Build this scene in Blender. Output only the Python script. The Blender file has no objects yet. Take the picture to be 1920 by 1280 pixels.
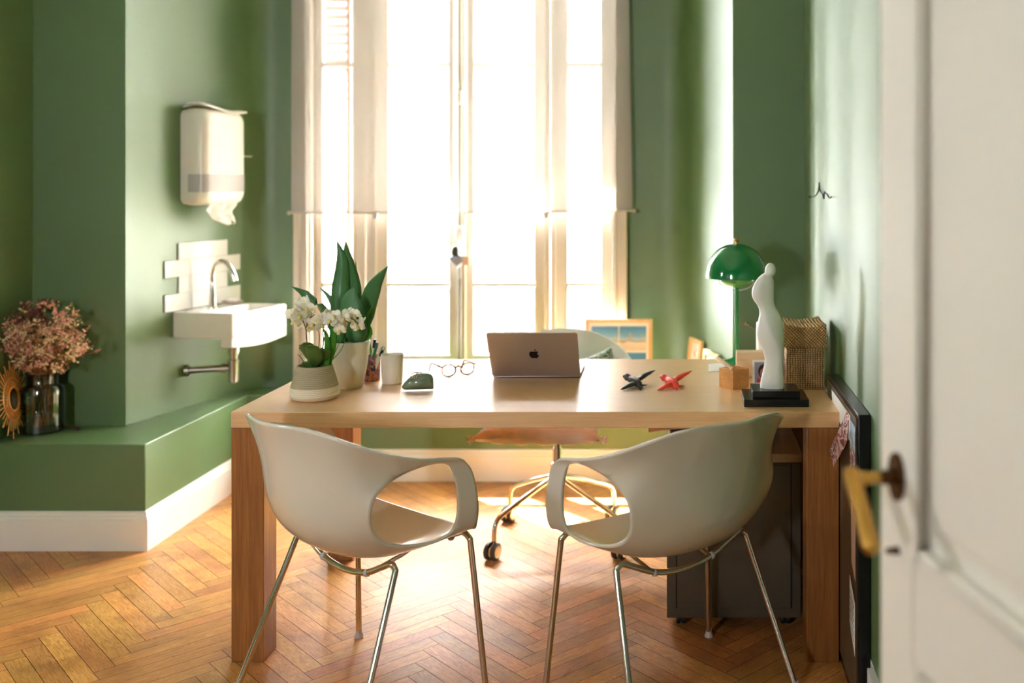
import bpy, bmesh, math, random
from mathutils import Vector, Matrix
random.seed(7)
R = math.radians
# ------------------------------------------------------------------ camera
F, CX, CY, CZ = 1867.0, 1287.0, 342.0, 1.416
sc = bpy.context.scene
C = sc.collection
def P(px, py, Y):
    """world point seen at a pixel of the 1920x1280 frame, at distance Y"""
    return Vector(((px-CX)*Y/F, Y, CZ-(py-CY)*Y/F))
cd = bpy.data.cameras.new('camera'); cam = bpy.data.objects.new('camera', cd); C.objects.link(cam)
cam.location = (0, 0, CZ); cam.rotation_euler = (R(90), 0, 0)
cd.sensor_width = 36; cd.lens = F*36/1920
cd.shift_x = -(CX-960)/1920; cd.shift_y = -(640-CY)/1920
cd.clip_start = .05; cd.clip_end = 200
cd.dof.use_dof = True; cd.dof.focus_distance = 2.95; cd.dof.aperture_fstop = 1.6
sc.camera = cam
# ------------------------------------------------------------------ light
SKY, SUN, EXPO = 86.0, 200.0, 0.84
w = bpy.data.worlds.new('world'); sc.world = w; w.use_nodes = True
bg = w.node_tree.nodes['Background']; bg.inputs[0].default_value = (.96, .95, 1, 1); bg.inputs[1].default_value = SKY
sd = bpy.data.lights.new('sun', 'SUN'); sd.energy = SUN; sd.angle = R(.6); sd.color = (1, .97, .92)
sun = bpy.data.objects.new('sun', sd); C.objects.link(sun); sun.location = (-4, 9, 7)
el = R(46.5)
sun.rotation_euler = Vector((.707*math.cos(el), -.707*math.cos(el), -math.sin(el))).to_track_quat('-Z', 'Y').to_euler()
sc.view_settings.view_transform = 'Standard'; sc.view_settings.look = 'None'
sc.view_settings.gamma = 1; sc.view_settings.exposure = EXPO; sc.view_settings.use_curve_mapping = False
sc.cycles.use_denoising = True
sc.cycles.max_bounces = 10; sc.cycles.diffuse_bounces = 6; sc.cycles.transparent_max_bounces = 16
sc.cycles.caustics_reflective = False; sc.cycles.caustics_refractive = False; sc.cycles.sample_clamp_indirect = 20
# daylight portal: only tells the renderer where the window is
pd = bpy.data.lights.new('window_portal', 'AREA'); pd.shape = 'RECTANGLE'; pd.size = 1.66; pd.size_y = 2.6; pd.cycles.is_portal = True
po = bpy.data.objects.new('window_portal', pd); C.objects.link(po); po.location = (-1.12, 5.2, 1.7); po.rotation_euler = (R(-90), 0, 0)
pd2 = bpy.data.lights.new('side_fill_portal', 'AREA'); pd2.shape = 'RECTANGLE'; pd2.size = .2; pd2.size_y = .38; pd2.cycles.is_portal = True  # portal of the unseen left-wall opening added for fill
po2 = bpy.data.objects.new('side_fill_portal', pd2); C.objects.link(po2); po2.location = (-2.88, 1.9, 1.61); po2.rotation_euler = (R(90), 0, R(-90))
pd3 = bpy.data.lights.new('front_fill_portal', 'AREA'); pd3.shape = 'RECTANGLE'; pd3.size = .31; pd3.size_y = .5; pd3.cycles.is_portal = True  # portal of the unseen opening added behind the camera for fill
po3 = bpy.data.objects.new('front_fill_portal', pd3); C.objects.link(po3); po3.location = (-2.0, -1.72, 1.6); po3.rotation_euler = (R(90), 0, 0)
# ------------------------------------------------------------------ materials
def lin(c):
    return tuple((v/255/12.92 if v/255 <= .04045 else ((v/255+.055)/1.055)**2.4) for v in c)
def nodes(name):
    m = bpy.data.materials.new(name); m.use_nodes = True
    nt = m.node_tree
    return m, nt, nt.nodes, nt.links, nt.nodes['Principled BSDF']
def mat(name, col, rough=.5, metal=0, var=.06, scale=14, bump=0, bscale=60, spec=.5, coat=0, sheen=0, trans=0, ior=1.45, sub=0, coatr=.08):
    m, nt, N, L, b = nodes(name)
    c = lin(col)
    b.inputs['Roughness'].default_value = rough; b.inputs['Metallic'].default_value = metal
    b.inputs['Specular IOR Level'].default_value = spec; b.inputs['Coat Weight'].default_value = coat
    b.inputs['Sheen Weight'].default_value = sheen
    b.inputs['Transmission Weight'].default_value = trans; b.inputs['IOR'].default_value = ior
    if sub: b.inputs['Subsurface Weight'].default_value = sub; b.inputs['Subsurface Radius'].default_value = (.01, .01, .01)
    b.inputs['Coat Roughness'].default_value = coatr
    tc = N.new('ShaderNodeTexCoord')
    n = N.new('ShaderNodeTexNoise'); n.inputs['Scale'].default_value = scale; n.inputs['Detail'].default_value = 4
    L.new(tc.outputs['Object'], n.inputs['Vector'])
    r = N.new('ShaderNodeMixRGB'); r.inputs[1].default_value = (*[v*(1-var) for v in c], 1); r.inputs[2].default_value = (*[min(1, v*(1+var)) for v in c], 1)
    L.new(n.outputs['Fac'], r.inputs[0]); L.new(r.outputs[0], b.inputs['Base Color'])
    if bump:
        n2 = N.new('ShaderNodeTexNoise'); n2.inputs['Scale'].default_value = bscale; n2.inputs['Detail'].default_value = 3
        L.new(tc.outputs['Object'], n2.inputs['Vector'])
        bp = N.new('ShaderNodeBump'); bp.inputs['Strength'].default_value = bump; bp.inputs['Distance'].default_value = .01
        L.new(n2.outputs['Fac'], bp.inputs['Height']); L.new(bp.outputs[0], b.inputs['Normal'])
    return m
def wood(name, light, dark, axis=0, rough=.3, grain=55, coat=0, bump=.05, coords='Object', spec=.5):
    m, nt, N, L, b = nodes(name)
    tc = N.new('ShaderNodeTexCoord'); mp = N.new('ShaderNodeMapping')
    s = [grain]*3; s[axis] = grain*.045; mp.inputs['Scale'].default_value = s
    L.new(tc.outputs[coords], mp.inputs['Vector'])
    n = N.new('ShaderNodeTexNoise'); n.inputs['Scale'].default_value = 1; n.inputs['Detail'].default_value = 6; n.inputs['Roughness'].default_value = .6; n.inputs['Distortion'].default_value = .6
    L.new(mp.outputs[0], n.inputs['Vector'])
    mp2 = N.new('ShaderNodeMapping'); s2 = [grain*6]*3; s2[axis] = grain*.15; mp2.inputs['Scale'].default_value = s2
    L.new(tc.outputs[coords], mp2.inputs['Vector'])
    n2 = N.new('ShaderNodeTexNoise'); n2.inputs['Scale'].default_value = 1; n2.inputs['Detail'].default_value = 3
    L.new(mp2.outputs[0], n2.inputs['Vector'])
    a = N.new('ShaderNodeMath'); a.operation = 'ADD'; L.new(n.outputs['Fac'], a.inputs[0]); L.new(n2.outputs['Fac'], a.inputs[1])
    cr = N.new('ShaderNodeValToRGB'); cr.color_ramp.elements[0].position = .72; cr.color_ramp.elements[1].position = 1.22
    a2 = N.new('ShaderNodeMath'); a2.operation = 'MULTIPLY'; a2.inputs[1].default_value = 1
    cr.color_ramp.elements[0].position = .36; cr.color_ramp.elements[1].position = .62
    a2.inputs[1].default_value = .5
    L.new(a.outputs[0], a2.inputs[0]); L.new(a2.outputs[0], cr.inputs[0])
    cr.color_ramp.elements[0].color = (*lin(dark), 1); cr.color_ramp.elements[1].color = (*lin(light), 1)
    L.new(cr.outputs[0], b.inputs['Base Color']); b.inputs['Roughness'].default_value = rough; b.inputs['Coat Weight'].default_value = coat; b.inputs['Coat Roughness'].default_value = .34
    b.inputs['Specular IOR Level'].default_value = spec
    bp = N.new('ShaderNodeBump'); bp.inputs['Strength'].default_value = bump; bp.inputs['Distance'].default_value = .002
    L.new(a2.outputs[0], bp.inputs['Height']); L.new(bp.outputs[0], b.inputs['Normal'])
    return m
WALLC = (82, 114, 60)
M = {}
M['wall'] = mat('green_wall_paint', WALLC, .5, var=.05, scale=2.5, bump=.012, bscale=45, spec=1, coat=.8, coatr=.48)
M['white_trim'] = mat('white_gloss_trim', (244, 241, 236), .32, var=.02, scale=5)
M['window_paint'] = mat('cream_window_paint', (214, 204, 190), .4, var=.02, scale=5)
M['ceiling'] = mat('white_ceiling_paint', (238, 236, 228), .8, var=.02, scale=3)
M['corridor'] = mat('pale_corridor_paint', (225, 222, 210), .7, var=.02, scale=3)
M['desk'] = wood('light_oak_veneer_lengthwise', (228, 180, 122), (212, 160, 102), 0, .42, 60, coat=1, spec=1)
M['desk_v_shaded'] = wood('oak_veneer_upright_shaded', (168, 110, 56), (134, 82, 36), 2, .32, 60, coat=.05)  # same oak as the desktop, with the legs' shade put into the colour
M['frame_wood'] = wood('pale_beech_frame', (235, 200, 150), (220, 178, 124), 2, .45, 40)
M['bamboo'] = wood('honey_bamboo', (222, 168, 104), (200, 140, 78), 0, .4, 50)
M['pale_wood'] = wood('pale_birch', (240, 216, 180), (228, 198, 156), 0, .5, 40)
M['shell'] = mat('warm_white_moulded_plastic', (212, 205, 188), .2, var=.02, scale=6, coat=.5)
M['shell2'] = mat('bright_white_moulded_plastic', (252, 252, 250), .3, var=.02, scale=6)
M['chrome'] = mat('polished_chrome', (215, 208, 198), .12, 1, var=.04, scale=20)
M['brushed'] = mat('brushed_grey_metal', (150, 142, 128), .35, 1, var=.06, scale=20)
M['brass'] = mat('worn_brass', (205, 160, 80), .3, 1, var=.12, scale=30)
M['brass_dark'] = mat('darkened_brass', (92, 62, 34), .45, 1, var=.15, scale=30)
M['ceramic'] = mat('white_glazed_ceramic', (240, 236, 228), .12, var=.01, coat=.5)
M['tile'] = mat('white_glazed_tile', (242, 240, 236), .15, var=.02)
M['plastic_white'] = mat('white_abs_plastic', (240, 236, 226), .3, var=.01)
M['smoke_plastic'] = mat('grey_translucent_plastic', (196, 192, 192), .25, var=.04)
M['paper'] = mat('white_paper', (240, 238, 232), .85, var=.02, scale=40)
M['black'] = mat('satin_black', (16, 15, 15), .25, var=.1)
M['black_matt'] = mat('matt_black', (14, 13, 12), .6, var=.1)
M['rubber'] = mat('grey_rubber', (70, 66, 60), .6)
M['greymetal'] = mat('grey_painted_steel', (96, 88, 72), .38, .35, var=.1, scale=8, bump=.02)
M['bronze'] = mat('warm_grey_anodised_aluminium', (188, 174, 166), .42, .6, var=.03)
M['leaf'] = mat('dark_green_leaf', (70, 120, 70), .34, var=.25, scale=18)
M['leaf2'] = mat('fresh_green_leaf', (92, 160, 60), .42, var=.2, scale=18)
M['leaf3'] = mat('olive_green_orchid_leaf', (78, 110, 46), .32, var=.3, scale=20)
M['petal'] = mat('cream_white_petal', (250, 246, 232), .6, var=.03, scale=60, sub=.15)
def thin_mat(name, col, trans=.45, var=.1):
    m, nt, N, L, b = nodes(name); N.remove(b); c = lin(col)
    tc = N.new('ShaderNodeTexCoord'); n = N.new('ShaderNodeTexNoise'); n.inputs['Scale'].default_value = 40; L.new(tc.outputs['Object'], n.inputs['Vector'])
    r = N.new('ShaderNodeMixRGB'); r.inputs[1].default_value = (*[v*(1-var) for v in c], 1); r.inputs[2].default_value = (*[min(1, v*(1+var)) for v in c], 1); L.new(n.outputs['Fac'], r.inputs[0])
    t = N.new('ShaderNodeBsdfTranslucent'); d = N.new('ShaderNodeBsdfDiffuse'); x = N.new('ShaderNodeMixShader'); x.inputs[0].default_value = trans
    L.new(r.outputs[0], t.inputs[0]); L.new(r.outputs[0], d.inputs[0]); L.new(d.outputs[0], x.inputs[1]); L.new(t.outputs[0], x.inputs[2]); L.new(x.outputs[0], N['Material Output'].inputs[0]); return m
M['petal'] = thin_mat('cream_white_petal', (254, 251, 242), .5, .02)
M['leaf2'] = thin_mat('fresh_green_leaf', (92, 160, 60), .3, .2)
M['lip'] = mat('yellow_flower_lip', (226, 206, 110), .6, var=.2)
M['stem'] = mat('brown_purple_stem', (84, 50, 46), .5, var=.2)
M['soil'] = mat('dark_bark', (48, 34, 24), .9, var=.4, scale=60, bump=.8)
M['pot_grey'] = mat('taupe_matt_ceramic', (176, 164, 136), .6, var=.03)
M['pot_cream'] = mat('cream_matt_ceramic', (232, 222, 200), .6, var=.03)
M['pot_white'] = mat('white_satin_ceramic', (238, 232, 220), .35, var=.02)
M['mug'] = mat('frosted_cream_ceramic', (232, 224, 212), .45, var=.02)
M['lampgreen'] = mat('emerald_lacquer', (10, 120, 58), .12, var=.03, coat=.6)
M['lampgreen_in'] = mat('pale_green_lacquer', (120, 200, 90), .3, var=.03)
M['statue'] = mat('white_matt_plaster', (232, 230, 222), .42, var=.02)
M['birdblack'] = mat('charcoal_glazed_clay', (58, 52, 50), .3, var=.1)
M['birdred'] = mat('orange_red_glazed_clay', (226, 66, 46), .3, var=.08)
M['greenstone'] = mat('grey_green_glaze', (112, 128, 104), .15, var=.3, scale=40, coat=.4)
M['rattan'] = wood('orange_rattan', (236, 164, 84), (206, 126, 54), 2, .45, 60)
M['mirror'] = mat('mirror_glass', (225, 228, 228), .03, 1, var=0)
M['dry1'] = mat('dusty_pink_dried_flower', (222, 160, 140), .8, var=.3, scale=60)
M['dry2'] = mat('cream_dried_flower', (244, 208, 166), .8, var=.25, scale=60)
M['dry3'] = mat('wine_red_dried_flower', (126, 66, 66), .8, var=.3, scale=60)
M['drystem'] = mat('tan_dried_stem', (170, 118, 70), .8, var=.2)
M['cushion'] = mat('cream_cotton', (250, 238, 222), .85, var=.04, scale=30, bump=.3, bscale=120, sheen=.3)
M['brownpaper'] = mat('brown_kraft_paper', (206, 158, 112), .75, var=.06)
M['iron'] = mat('grey_painted_iron', (52, 54, 60), .5, var=.1)
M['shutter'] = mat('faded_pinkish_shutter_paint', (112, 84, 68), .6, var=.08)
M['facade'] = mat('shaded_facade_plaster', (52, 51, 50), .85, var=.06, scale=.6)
M['facade_dark'] = mat('facade_window_glass', (58, 64, 70), .3, var=.05)
M['foliage'] = mat('street_foliage', (64, 68, 52), .8, var=.2, scale=2)
M['concrete'] = mat('pale_balcony_stone', (214, 208, 198), .8, var=.08)
M['doorpaint'] = mat('off_white_door_paint', (240, 236, 226), .35, var=.02, scale=3)
M['pink'] = mat('pale_pink_card', (232, 196, 170), .7)
M['blackwire'] = mat('black_wire', (20, 22, 20), .4)
M['pen_white'] = mat('white_pen_plastic', (232, 236, 236), .3)
M['pen_green'] = mat('teal_pen_plastic', (50, 128, 108), .3)
M['pen_blue'] = mat('navy_pen_plastic', (40, 52, 110), .3)
M['pen_orange'] = mat('brown_pencil_wood', (190, 120, 70), .5)
M['scissor'] = mat('wine_red_handle', (120, 40, 50), .35)
def glass_mat(name, tint, gloss=.08, rough=.0):
    m, nt, N, L, b = nodes(name); N.remove(b)
    t = N.new('ShaderNodeBsdfTransparent'); t.inputs[0].default_value = (*tint, 1)
    g = N.new('ShaderNodeBsdfGlossy'); g.inputs['Roughness'].default_value = rough
    f = N.new('ShaderNodeFresnel'); f.inputs[0].default_value = 1.45
    mu = N.new('ShaderNodeMath'); mu.operation = 'MULTIPLY'; mu.inputs[1].default_value = gloss*12
    mu.use_clamp = True
    x = N.new('ShaderNodeMixShader'); L.new(f.outputs[0], mu.inputs[0]); L.new(mu.outputs[0], x.inputs[0]); L.new(t.outputs[0], x.inputs[1]); L.new(g.outputs[0], x.inputs[2])
    L.new(x.outputs[0], N['Material Output'].inputs[0]); return m
M['glass'] = glass_mat('window_glass', (.97, .98, .97), .05)
M['lens'] = glass_mat('spectacle_lens', (.97, .97, .97), .08)
M['smoke_glass'] = glass_mat('smoked_green_glass', (.74, .75, .66), .2)
def blind_mat():
    m, nt, N, L, b = nodes('sheer_white_blind_fabric'); N.remove(b)
    t = N.new('ShaderNodeBsdfTransparent'); t.inputs[0].default_value = (1, 1, 1, 1)
    tr = N.new('ShaderNodeBsdfTranslucent'); tr.inputs[0].default_value = (.9, .88, .86, 1)
    d = N.new('ShaderNodeBsdfDiffuse'); d.inputs[0].default_value = (.56, .55, .545, 1)
    tc = N.new('ShaderNodeTexCoord'); wv = N.new('ShaderNodeTexNoise'); wv.inputs['Scale'].default_value = 900
    L.new(tc.outputs['Object'], wv.inputs['Vector'])
    mr = N.new('ShaderNodeMapRange'); mr.inputs['To Min'].default_value = .60; mr.inputs['To Max'].default_value = .68
    L.new(wv.outputs['Fac'], mr.inputs['Value'])
    a = N.new('ShaderNodeMixShader'); a.inputs[0].default_value = .994; L.new(tr.outputs[0], a.inputs[1]); L.new(d.outputs[0], a.inputs[2])
    x = N.new('ShaderNodeMixShader'); L.new(mr.outputs[0], x.inputs[0]); L.new(t.outputs[0], x.inputs[1]); L.new(a.outputs[0], x.inputs[2])
    L.new(x.outputs[0], N['Material Output'].inputs[0]); return m
M['blind'] = blind_mat()
def floor_mat():
    m, nt, N, L, b = nodes('oak_herringbone_parquet')
    uv = N.new('ShaderNodeUVMap'); at = N.new('ShaderNodeAttribute'); at.attribute_name = 'rnd'
    mp = N.new('ShaderNodeMapping'); mp.inputs['Scale'].default_value = (5, 60, 1); L.new(uv.outputs[0], mp.inputs[0])
    n = N.new('ShaderNodeTexNoise'); n.inputs['Scale'].default_value = 1; n.inputs['Detail'].default_value = 5; n.inputs['Distortion'].default_value = 1.6; n.inputs['Roughness'].default_value = .55
    L.new(mp.outputs[0], n.inputs['Vector'])
    mp3 = N.new('ShaderNodeMapping'); mp3.inputs['Scale'].default_value = (12, 500, 1); L.new(uv.outputs[0], mp3.inputs[0])
    n3 = N.new('ShaderNodeTexNoise'); n3.inputs['Scale'].default_value = 1; n3.inputs['Detail'].default_value = 2; L.new(mp3.outputs[0], n3.inputs['Vector'])
    wv = N.new('ShaderNodeMath'); wv.operation = 'SINE'; k = N.new('ShaderNodeMath'); k.operation = 'MULTIPLY'; k.inputs[1].default_value = 46
    L.new(n.outputs['Fac'], k.inputs[0]); L.new(k.outputs[0], wv.inputs[0])
    mr = N.new('ShaderNodeMapRange'); mr.inputs['From Min'].default_value = -1; mr.inputs['To Min'].default_value = .35; mr.inputs['To Max'].default_value = .65
    L.new(wv.outputs[0], mr.inputs['Value'])
    s = N.new('ShaderNodeMath'); s.operation = 'MULTIPLY_ADD'; s.inputs[1].default_value = .45; L.new(n3.outputs['Fac'], s.inputs[0])
    L.new(mr.outputs[0], s.inputs[2])
    cr = N.new('ShaderNodeValToRGB'); cr.color_ramp.elements[0].position = .45; cr.color_ramp.elements[1].position = .95
    cr.color_ramp.elements[0].color = (*lin((166, 104, 48)), 1); cr.color_ramp.elements[1].color = (*lin((210, 150, 84)), 1)
    L.new(s.outputs[0], cr.inputs[0])
    sp = N.new('ShaderNodeSeparateColor'); L.new(at.outputs['Color'], sp.inputs[0])
    v = N.new('ShaderNodeMapRange'); v.inputs['To Min'].default_value = .84; v.inputs['To Max'].default_value = 1.2; L.new(sp.outputs[0], v.inputs['Value'])
    h = N.new('ShaderNodeMapRange'); h.inputs['To Min'].default_value = .494; h.inputs['To Max'].default_value = .512; L.new(sp.outputs[1], h.inputs['Value'])
    hs = N.new('ShaderNodeHueSaturation'); L.new(v.outputs[0], hs.inputs['Value']); L.new(h.outputs[0], hs.inputs['Hue']); L.new(cr.outputs[0], hs.inputs['Color'])
    # worn dark blotches
    tc = N.new('ShaderNodeTexCoord'); n4 = N.new('ShaderNodeTexNoise'); n4.inputs['Scale'].default_value = 7; n4.inputs['Detail'].default_value = 4
    L.new(tc.outputs['Object'], n4.inputs['Vector'])
    c4 = N.new('ShaderNodeValToRGB'); c4.color_ramp.elements[0].position = .3; c4.color_ramp.elements[1].position = .52
    c4.color_ramp.elements[0].color = (.62, .56, .52, 1); c4.color_ramp.elements[1].color = (1, 1, 1, 1); L.new(n4.outputs['Fac'], c4.inputs[0])
    mx = N.new('ShaderNodeMixRGB'); mx.blend_type = 'MULTIPLY'; mx.inputs[0].default_value = .8; L.new(hs.outputs[0], mx.inputs[1]); L.new(c4.outputs[0], mx.inputs[2])
    L.new(mx.outputs[0], b.inputs['Base Color'])
    rr = N.new('ShaderNodeMapRange'); rr.inputs['To Min'].default_value = .3; rr.inputs['To Max'].default_value = .5; L.new(n4.outputs['Fac'], rr.inputs['Value'])
    L.new(rr.outputs[0], b.inputs['Roughness'])
    bp = N.new('ShaderNodeBump'); bp.inputs['Strength'].default_value = .12; bp.inputs['Distance'].default_value = .002; L.new(s.outputs[0], bp.inputs['Height']); L.new(bp.outputs[0], b.inputs['Normal'])
    b.inputs['Specular IOR Level'].default_value = .4
    return m
M['floor'] = floor_mat()
def tortoise():
    m, nt, N, L, b = nodes('tortoiseshell_acetate')
    tc = N.new('ShaderNodeTexCoord'); n = N.new('ShaderNodeTexNoise'); n.inputs['Scale'].default_value = 90; n.inputs['Detail'].default_value = 1
    L.new(tc.outputs['Object'], n.inputs['Vector']); cr = N.new('ShaderNodeValToRGB'); cr.color_ramp.interpolation = 'EASE'
    cr.color_ramp.elements[0].position = .45; cr.color_ramp.elements[1].position = .58
    cr.color_ramp.elements[0].color = (*lin((60, 26, 14)), 1); cr.color_ramp.elements[1].color = (*lin((232, 140, 50)), 1)
    L.new(n.outputs['Fac'], cr.inputs[0]); L.new(cr.outputs[0], b.inputs['Base Color']); b.inputs['Roughness'].default_value = .2
    return m
M['tortoise'] = tortoise()
def weave(name, c1, c2, sc_=240, rot=0):
    m, nt, N, L, b = nodes(name)
    tc = N.new('ShaderNodeTexCoord'); mp = N.new('ShaderNodeMapping'); mp.inputs['Rotation'].default_value = (0, R(rot), 0); L.new(tc.outputs['Object'], mp.inputs[0])
    w1 = N.new('ShaderNodeTexWave'); w1.bands_direction = 'X'; w1.inputs['Scale'].default_value = sc_/6.28; w1.inputs['Distortion'].default_value = 2.5; w1.inputs['Detail'].default_value = 1
    w2 = N.new('ShaderNodeTexWave'); w2.bands_direction = 'Z'; w2.inputs['Scale'].default_value = sc_/5.2; w2.inputs['Distortion'].default_value = 2.5; w2.inputs['Detail'].default_value = 1
    L.new(mp.outputs[0], w1.inputs['Vector']); L.new(mp.outputs[0], w2.inputs['Vector'])
    mu = N.new('ShaderNodeMath'); mu.operation = 'MULTIPLY'; L.new(w1.outputs['Fac'], mu.inputs[0]); L.new(w2.outputs['Fac'], mu.inputs[1])
    cr = N.new('ShaderNodeValToRGB'); cr.color_ramp.elements[0].color = (*lin(c2), 1); cr.color_ramp.elements[1].color = (*lin(c1), 1); cr.color_ramp.elements[1].position = .5
    L.new(mu.outputs[0], cr.inputs[0])
    n = N.new('ShaderNodeTexNoise'); n.inputs['Scale'].default_value = 30; L.new(tc.outputs['Object'], n.inputs['Vector'])
    mx = N.new('ShaderNodeMixRGB'); mx.blend_type = 'OVERLAY'; mx.inputs[0].default_value = .5; L.new(cr.outputs[0], mx.inputs[1]); L.new(n.outputs['Fac'], mx.inputs[2])
    L.new(mx.outputs[0], b.inputs['Base Color']); b.inputs['Roughness'].default_value = .6
    bp = N.new('ShaderNodeBump'); bp.inputs['Strength'].default_value = .9; bp.inputs['Distance'].default_value = .004; L.new(mu.outputs[0], bp.inputs['Height']); L.new(bp.outputs[0], b.inputs['Normal'])
    return m
M['basket'] = weave('woven_palm_leaf', (220, 180, 120), (128, 90, 46))
M['basket_lid'] = weave('woven_palm_leaf_diagonal', (226, 182, 118), (136, 94, 46), rot=45)
def blotch(name, cols, scale, rough=.5, coords='Object'):
    m, nt, N, L, b = nodes(name)
    tc = N.new('ShaderNodeTexCoord'); n = N.new('ShaderNodeTexNoise'); n.inputs['Scale'].default_value = scale; n.inputs['Detail'].default_value = 2; n.inputs['Distortion'].default_value = 1
    L.new(tc.outputs[coords], n.inputs['Vector']); cr = N.new('ShaderNodeValToRGB'); cr.color_ramp.interpolation = 'CONSTANT'
    e = cr.color_ramp.elements
    while len(e) < len(cols): e.new(.5)
    for i, c in enumerate(cols):
        e[i].position = 0 if i == 0 else .36+.28*(i-1)/max(1, len(cols)-2); e[i].color = (*lin(c), 1)
    L.new(n.outputs['Fac'], cr.inputs[0]); L.new(cr.outputs[0], b.inputs['Base Color']); b.inputs['Roughness'].default_value = rough
    return m
M['floral'] = blotch('navy_floral_print', [(52, 64, 92), (52, 64, 92), (206, 130, 140), (52, 64, 92), (226, 150, 70), (52, 64, 92)], 80)
M['leafprint'] = blotch('green_leaf_print', [(214, 222, 214), (120, 150, 134), (214, 222, 214), (96, 130, 116), (214, 222, 214)], 40, .8)
M['print_red'] = blotch('red_pink_print', [(214, 150, 160), (170, 60, 66), (226, 200, 196), (120, 60, 60), (200, 180, 190)], 26)
M['print_blue'] = blotch('pale_blue_print', [(150, 176, 200), (198, 208, 216), (150, 176, 200), (178, 120, 96), (120, 60, 56)], 16)
def photo_mat():
    # printed beach photograph: blue sky above pale sand
    m, nt, N, L, b = nodes('printed_beach_photo')
    tc = N.new('ShaderNodeTexCoord'); sp = N.new('ShaderNodeSeparateXYZ'); L.new(tc.outputs['Generated'], sp.inputs[0])
    n = N.new('ShaderNodeTexNoise'); n.inputs['Scale'].default_value = 5; n.inputs['Detail'].default_value = 6; L.new(tc.outputs['Generated'], n.inputs['Vector'])
    ad = N.new('ShaderNodeMath'); ad.operation = 'MULTIPLY_ADD'; ad.inputs[1].default_value = .22; L.new(n.outputs['Fac'], ad.inputs[0]); L.new(sp.outputs['Z'], ad.inputs[2])
    cr = N.new('ShaderNodeValToRGB'); e = cr.color_ramp.elements
    for _ in range(4): e.new(.5)
    for i, (p, c) in enumerate([(0, (214, 196, 176)), (.42, (236, 226, 212)), (.5, (150, 130, 112)), (.53, (196, 218, 230)), (.75, (120, 176, 214)), (1, (86, 150, 200))]):
        e[i].position = p; e[i].color = (*lin(c), 1)
    L.new(ad.outputs[0], cr.inputs[0]); L.new(cr.outputs[0], b.inputs['Base Color']); b.inputs['Roughness'].default_value = .3
    return m
M['photo'] = photo_mat()
def plaid():
    m, nt, N, L, b = nodes('blue_grey_plaid_cloth')
    tc = N.new('ShaderNodeTexCoord'); out = []
    for d in ('X', 'Z'):
        wv = N.new('ShaderNodeTexWave'); wv.bands_direction = d; wv.inputs['Scale'].default_value = 26; L.new(tc.outputs['Object'], wv.inputs['Vector']); out.append(wv)
    a = N.new('ShaderNodeMath'); a.operation = 'ADD'; L.new(out[0].outputs['Fac'], a.inputs[0]); L.new(out[1].outputs['Fac'], a.inputs[1])
    cr = N.new('ShaderNodeValToRGB'); cr.color_ramp.elements[0].color = (*lin((60, 74, 100)), 1); cr.color_ramp.elements[1].color = (*lin((206, 212, 222)), 1)
    d2 = N.new('ShaderNodeMath'); d2.operation = 'MULTIPLY'; d2.inputs[1].default_value = .5; L.new(a.outputs[0], d2.inputs[0]); L.new(d2.outputs[0], cr.inputs[0]); L.new(cr.outputs[0], b.inputs['Base Color']); b.inputs['Roughness'].default_value = .9
    return m
M['plaid'] = plaid()
# ------------------------------------------------------------------ mesh helpers
def nb(): return bmesh.new()
def face(bm, vs):
    try: return bm.faces.new(vs)
    except ValueError: return None
def box(bm, x0, x1, y0, y1, z0, z1, mtx=None):
    v = [bm.verts.new(Vector(p)) for p in ((x0,y0,z0),(x1,y0,z0),(x1,y1,z0),(x0,y1,z0),(x0,y0,z1),(x1,y0,z1),(x1,y1,z1),(x0,y1,z1))]
    for f in ((3,2,1,0),(4,5,6,7),(0,1,5,4),(1,2,6,5),(2,3,7,6),(3,0,4,7)): face(bm, [v[i] for i in f])
    if mtx is not None:
        for q in v: q.co = mtx @ q.co
    return v
def boxc(bm, c, s, mtx=None):
    """box of size s centred at the origin, turned by mtx and moved to c"""
    m = Matrix.Translation(Vector(c)) @ (mtx.to_4x4() if mtx is not None else Matrix())
    return box(bm, -s[0]/2, s[0]/2, -s[1]/2, s[1]/2, -s[2]/2, s[2]/2, m)
def prism(bm, poly, z0, z1):
    a = [bm.verts.new((x, y, z0)) for x, y in poly]; b = [bm.verts.new((x, y, z1)) for x, y in poly]
    n = len(poly)
    for i in range(n): face(bm, [a[i], a[(i+1) % n], b[(i+1) % n], b[i]])
    face(bm, a[::-1]); face(bm, b)
def catmull(pts, n=6):
    pts = [Vector(p) for p in pts]; q = [2*pts[0]-pts[1]]+pts+[2*pts[-1]-pts[-2]]; out = []
    for i in range(1, len(q)-2):
        for k in range(n):
            t = k/n; a, b, c, d = q[i-1:i+3]
            out.append(.5*((2*b)+(c-a)*t+(2*a-5*b+4*c-d)*t*t+(3*b-a-3*c+d)*t**3))
    return out+[pts[-1]]
def lerpl(v, n):
    """resample a list of scalars to n values"""
    out = []
    for i in range(n):
        t = i/(n-1)*(len(v)-1); k = min(int(t), len(v)-2); out.append(v[k]+(v[k+1]-v[k])*(t-k))
    return out
def rings(bm, rs, closed=True, cap=True):
    vr = [[bm.verts.new(p) for p in r] for r in rs]
    n = len(vr[0])
    for a, b in zip(vr, vr[1:]):
        for i in range(n if closed else n-1):
            face(bm, [a[i], a[(i+1) % n], b[(i+1) % n], b[i]])
    if cap and closed: face(bm, vr[0][::-1]); face(bm, vr[-1])
    return vr
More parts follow.
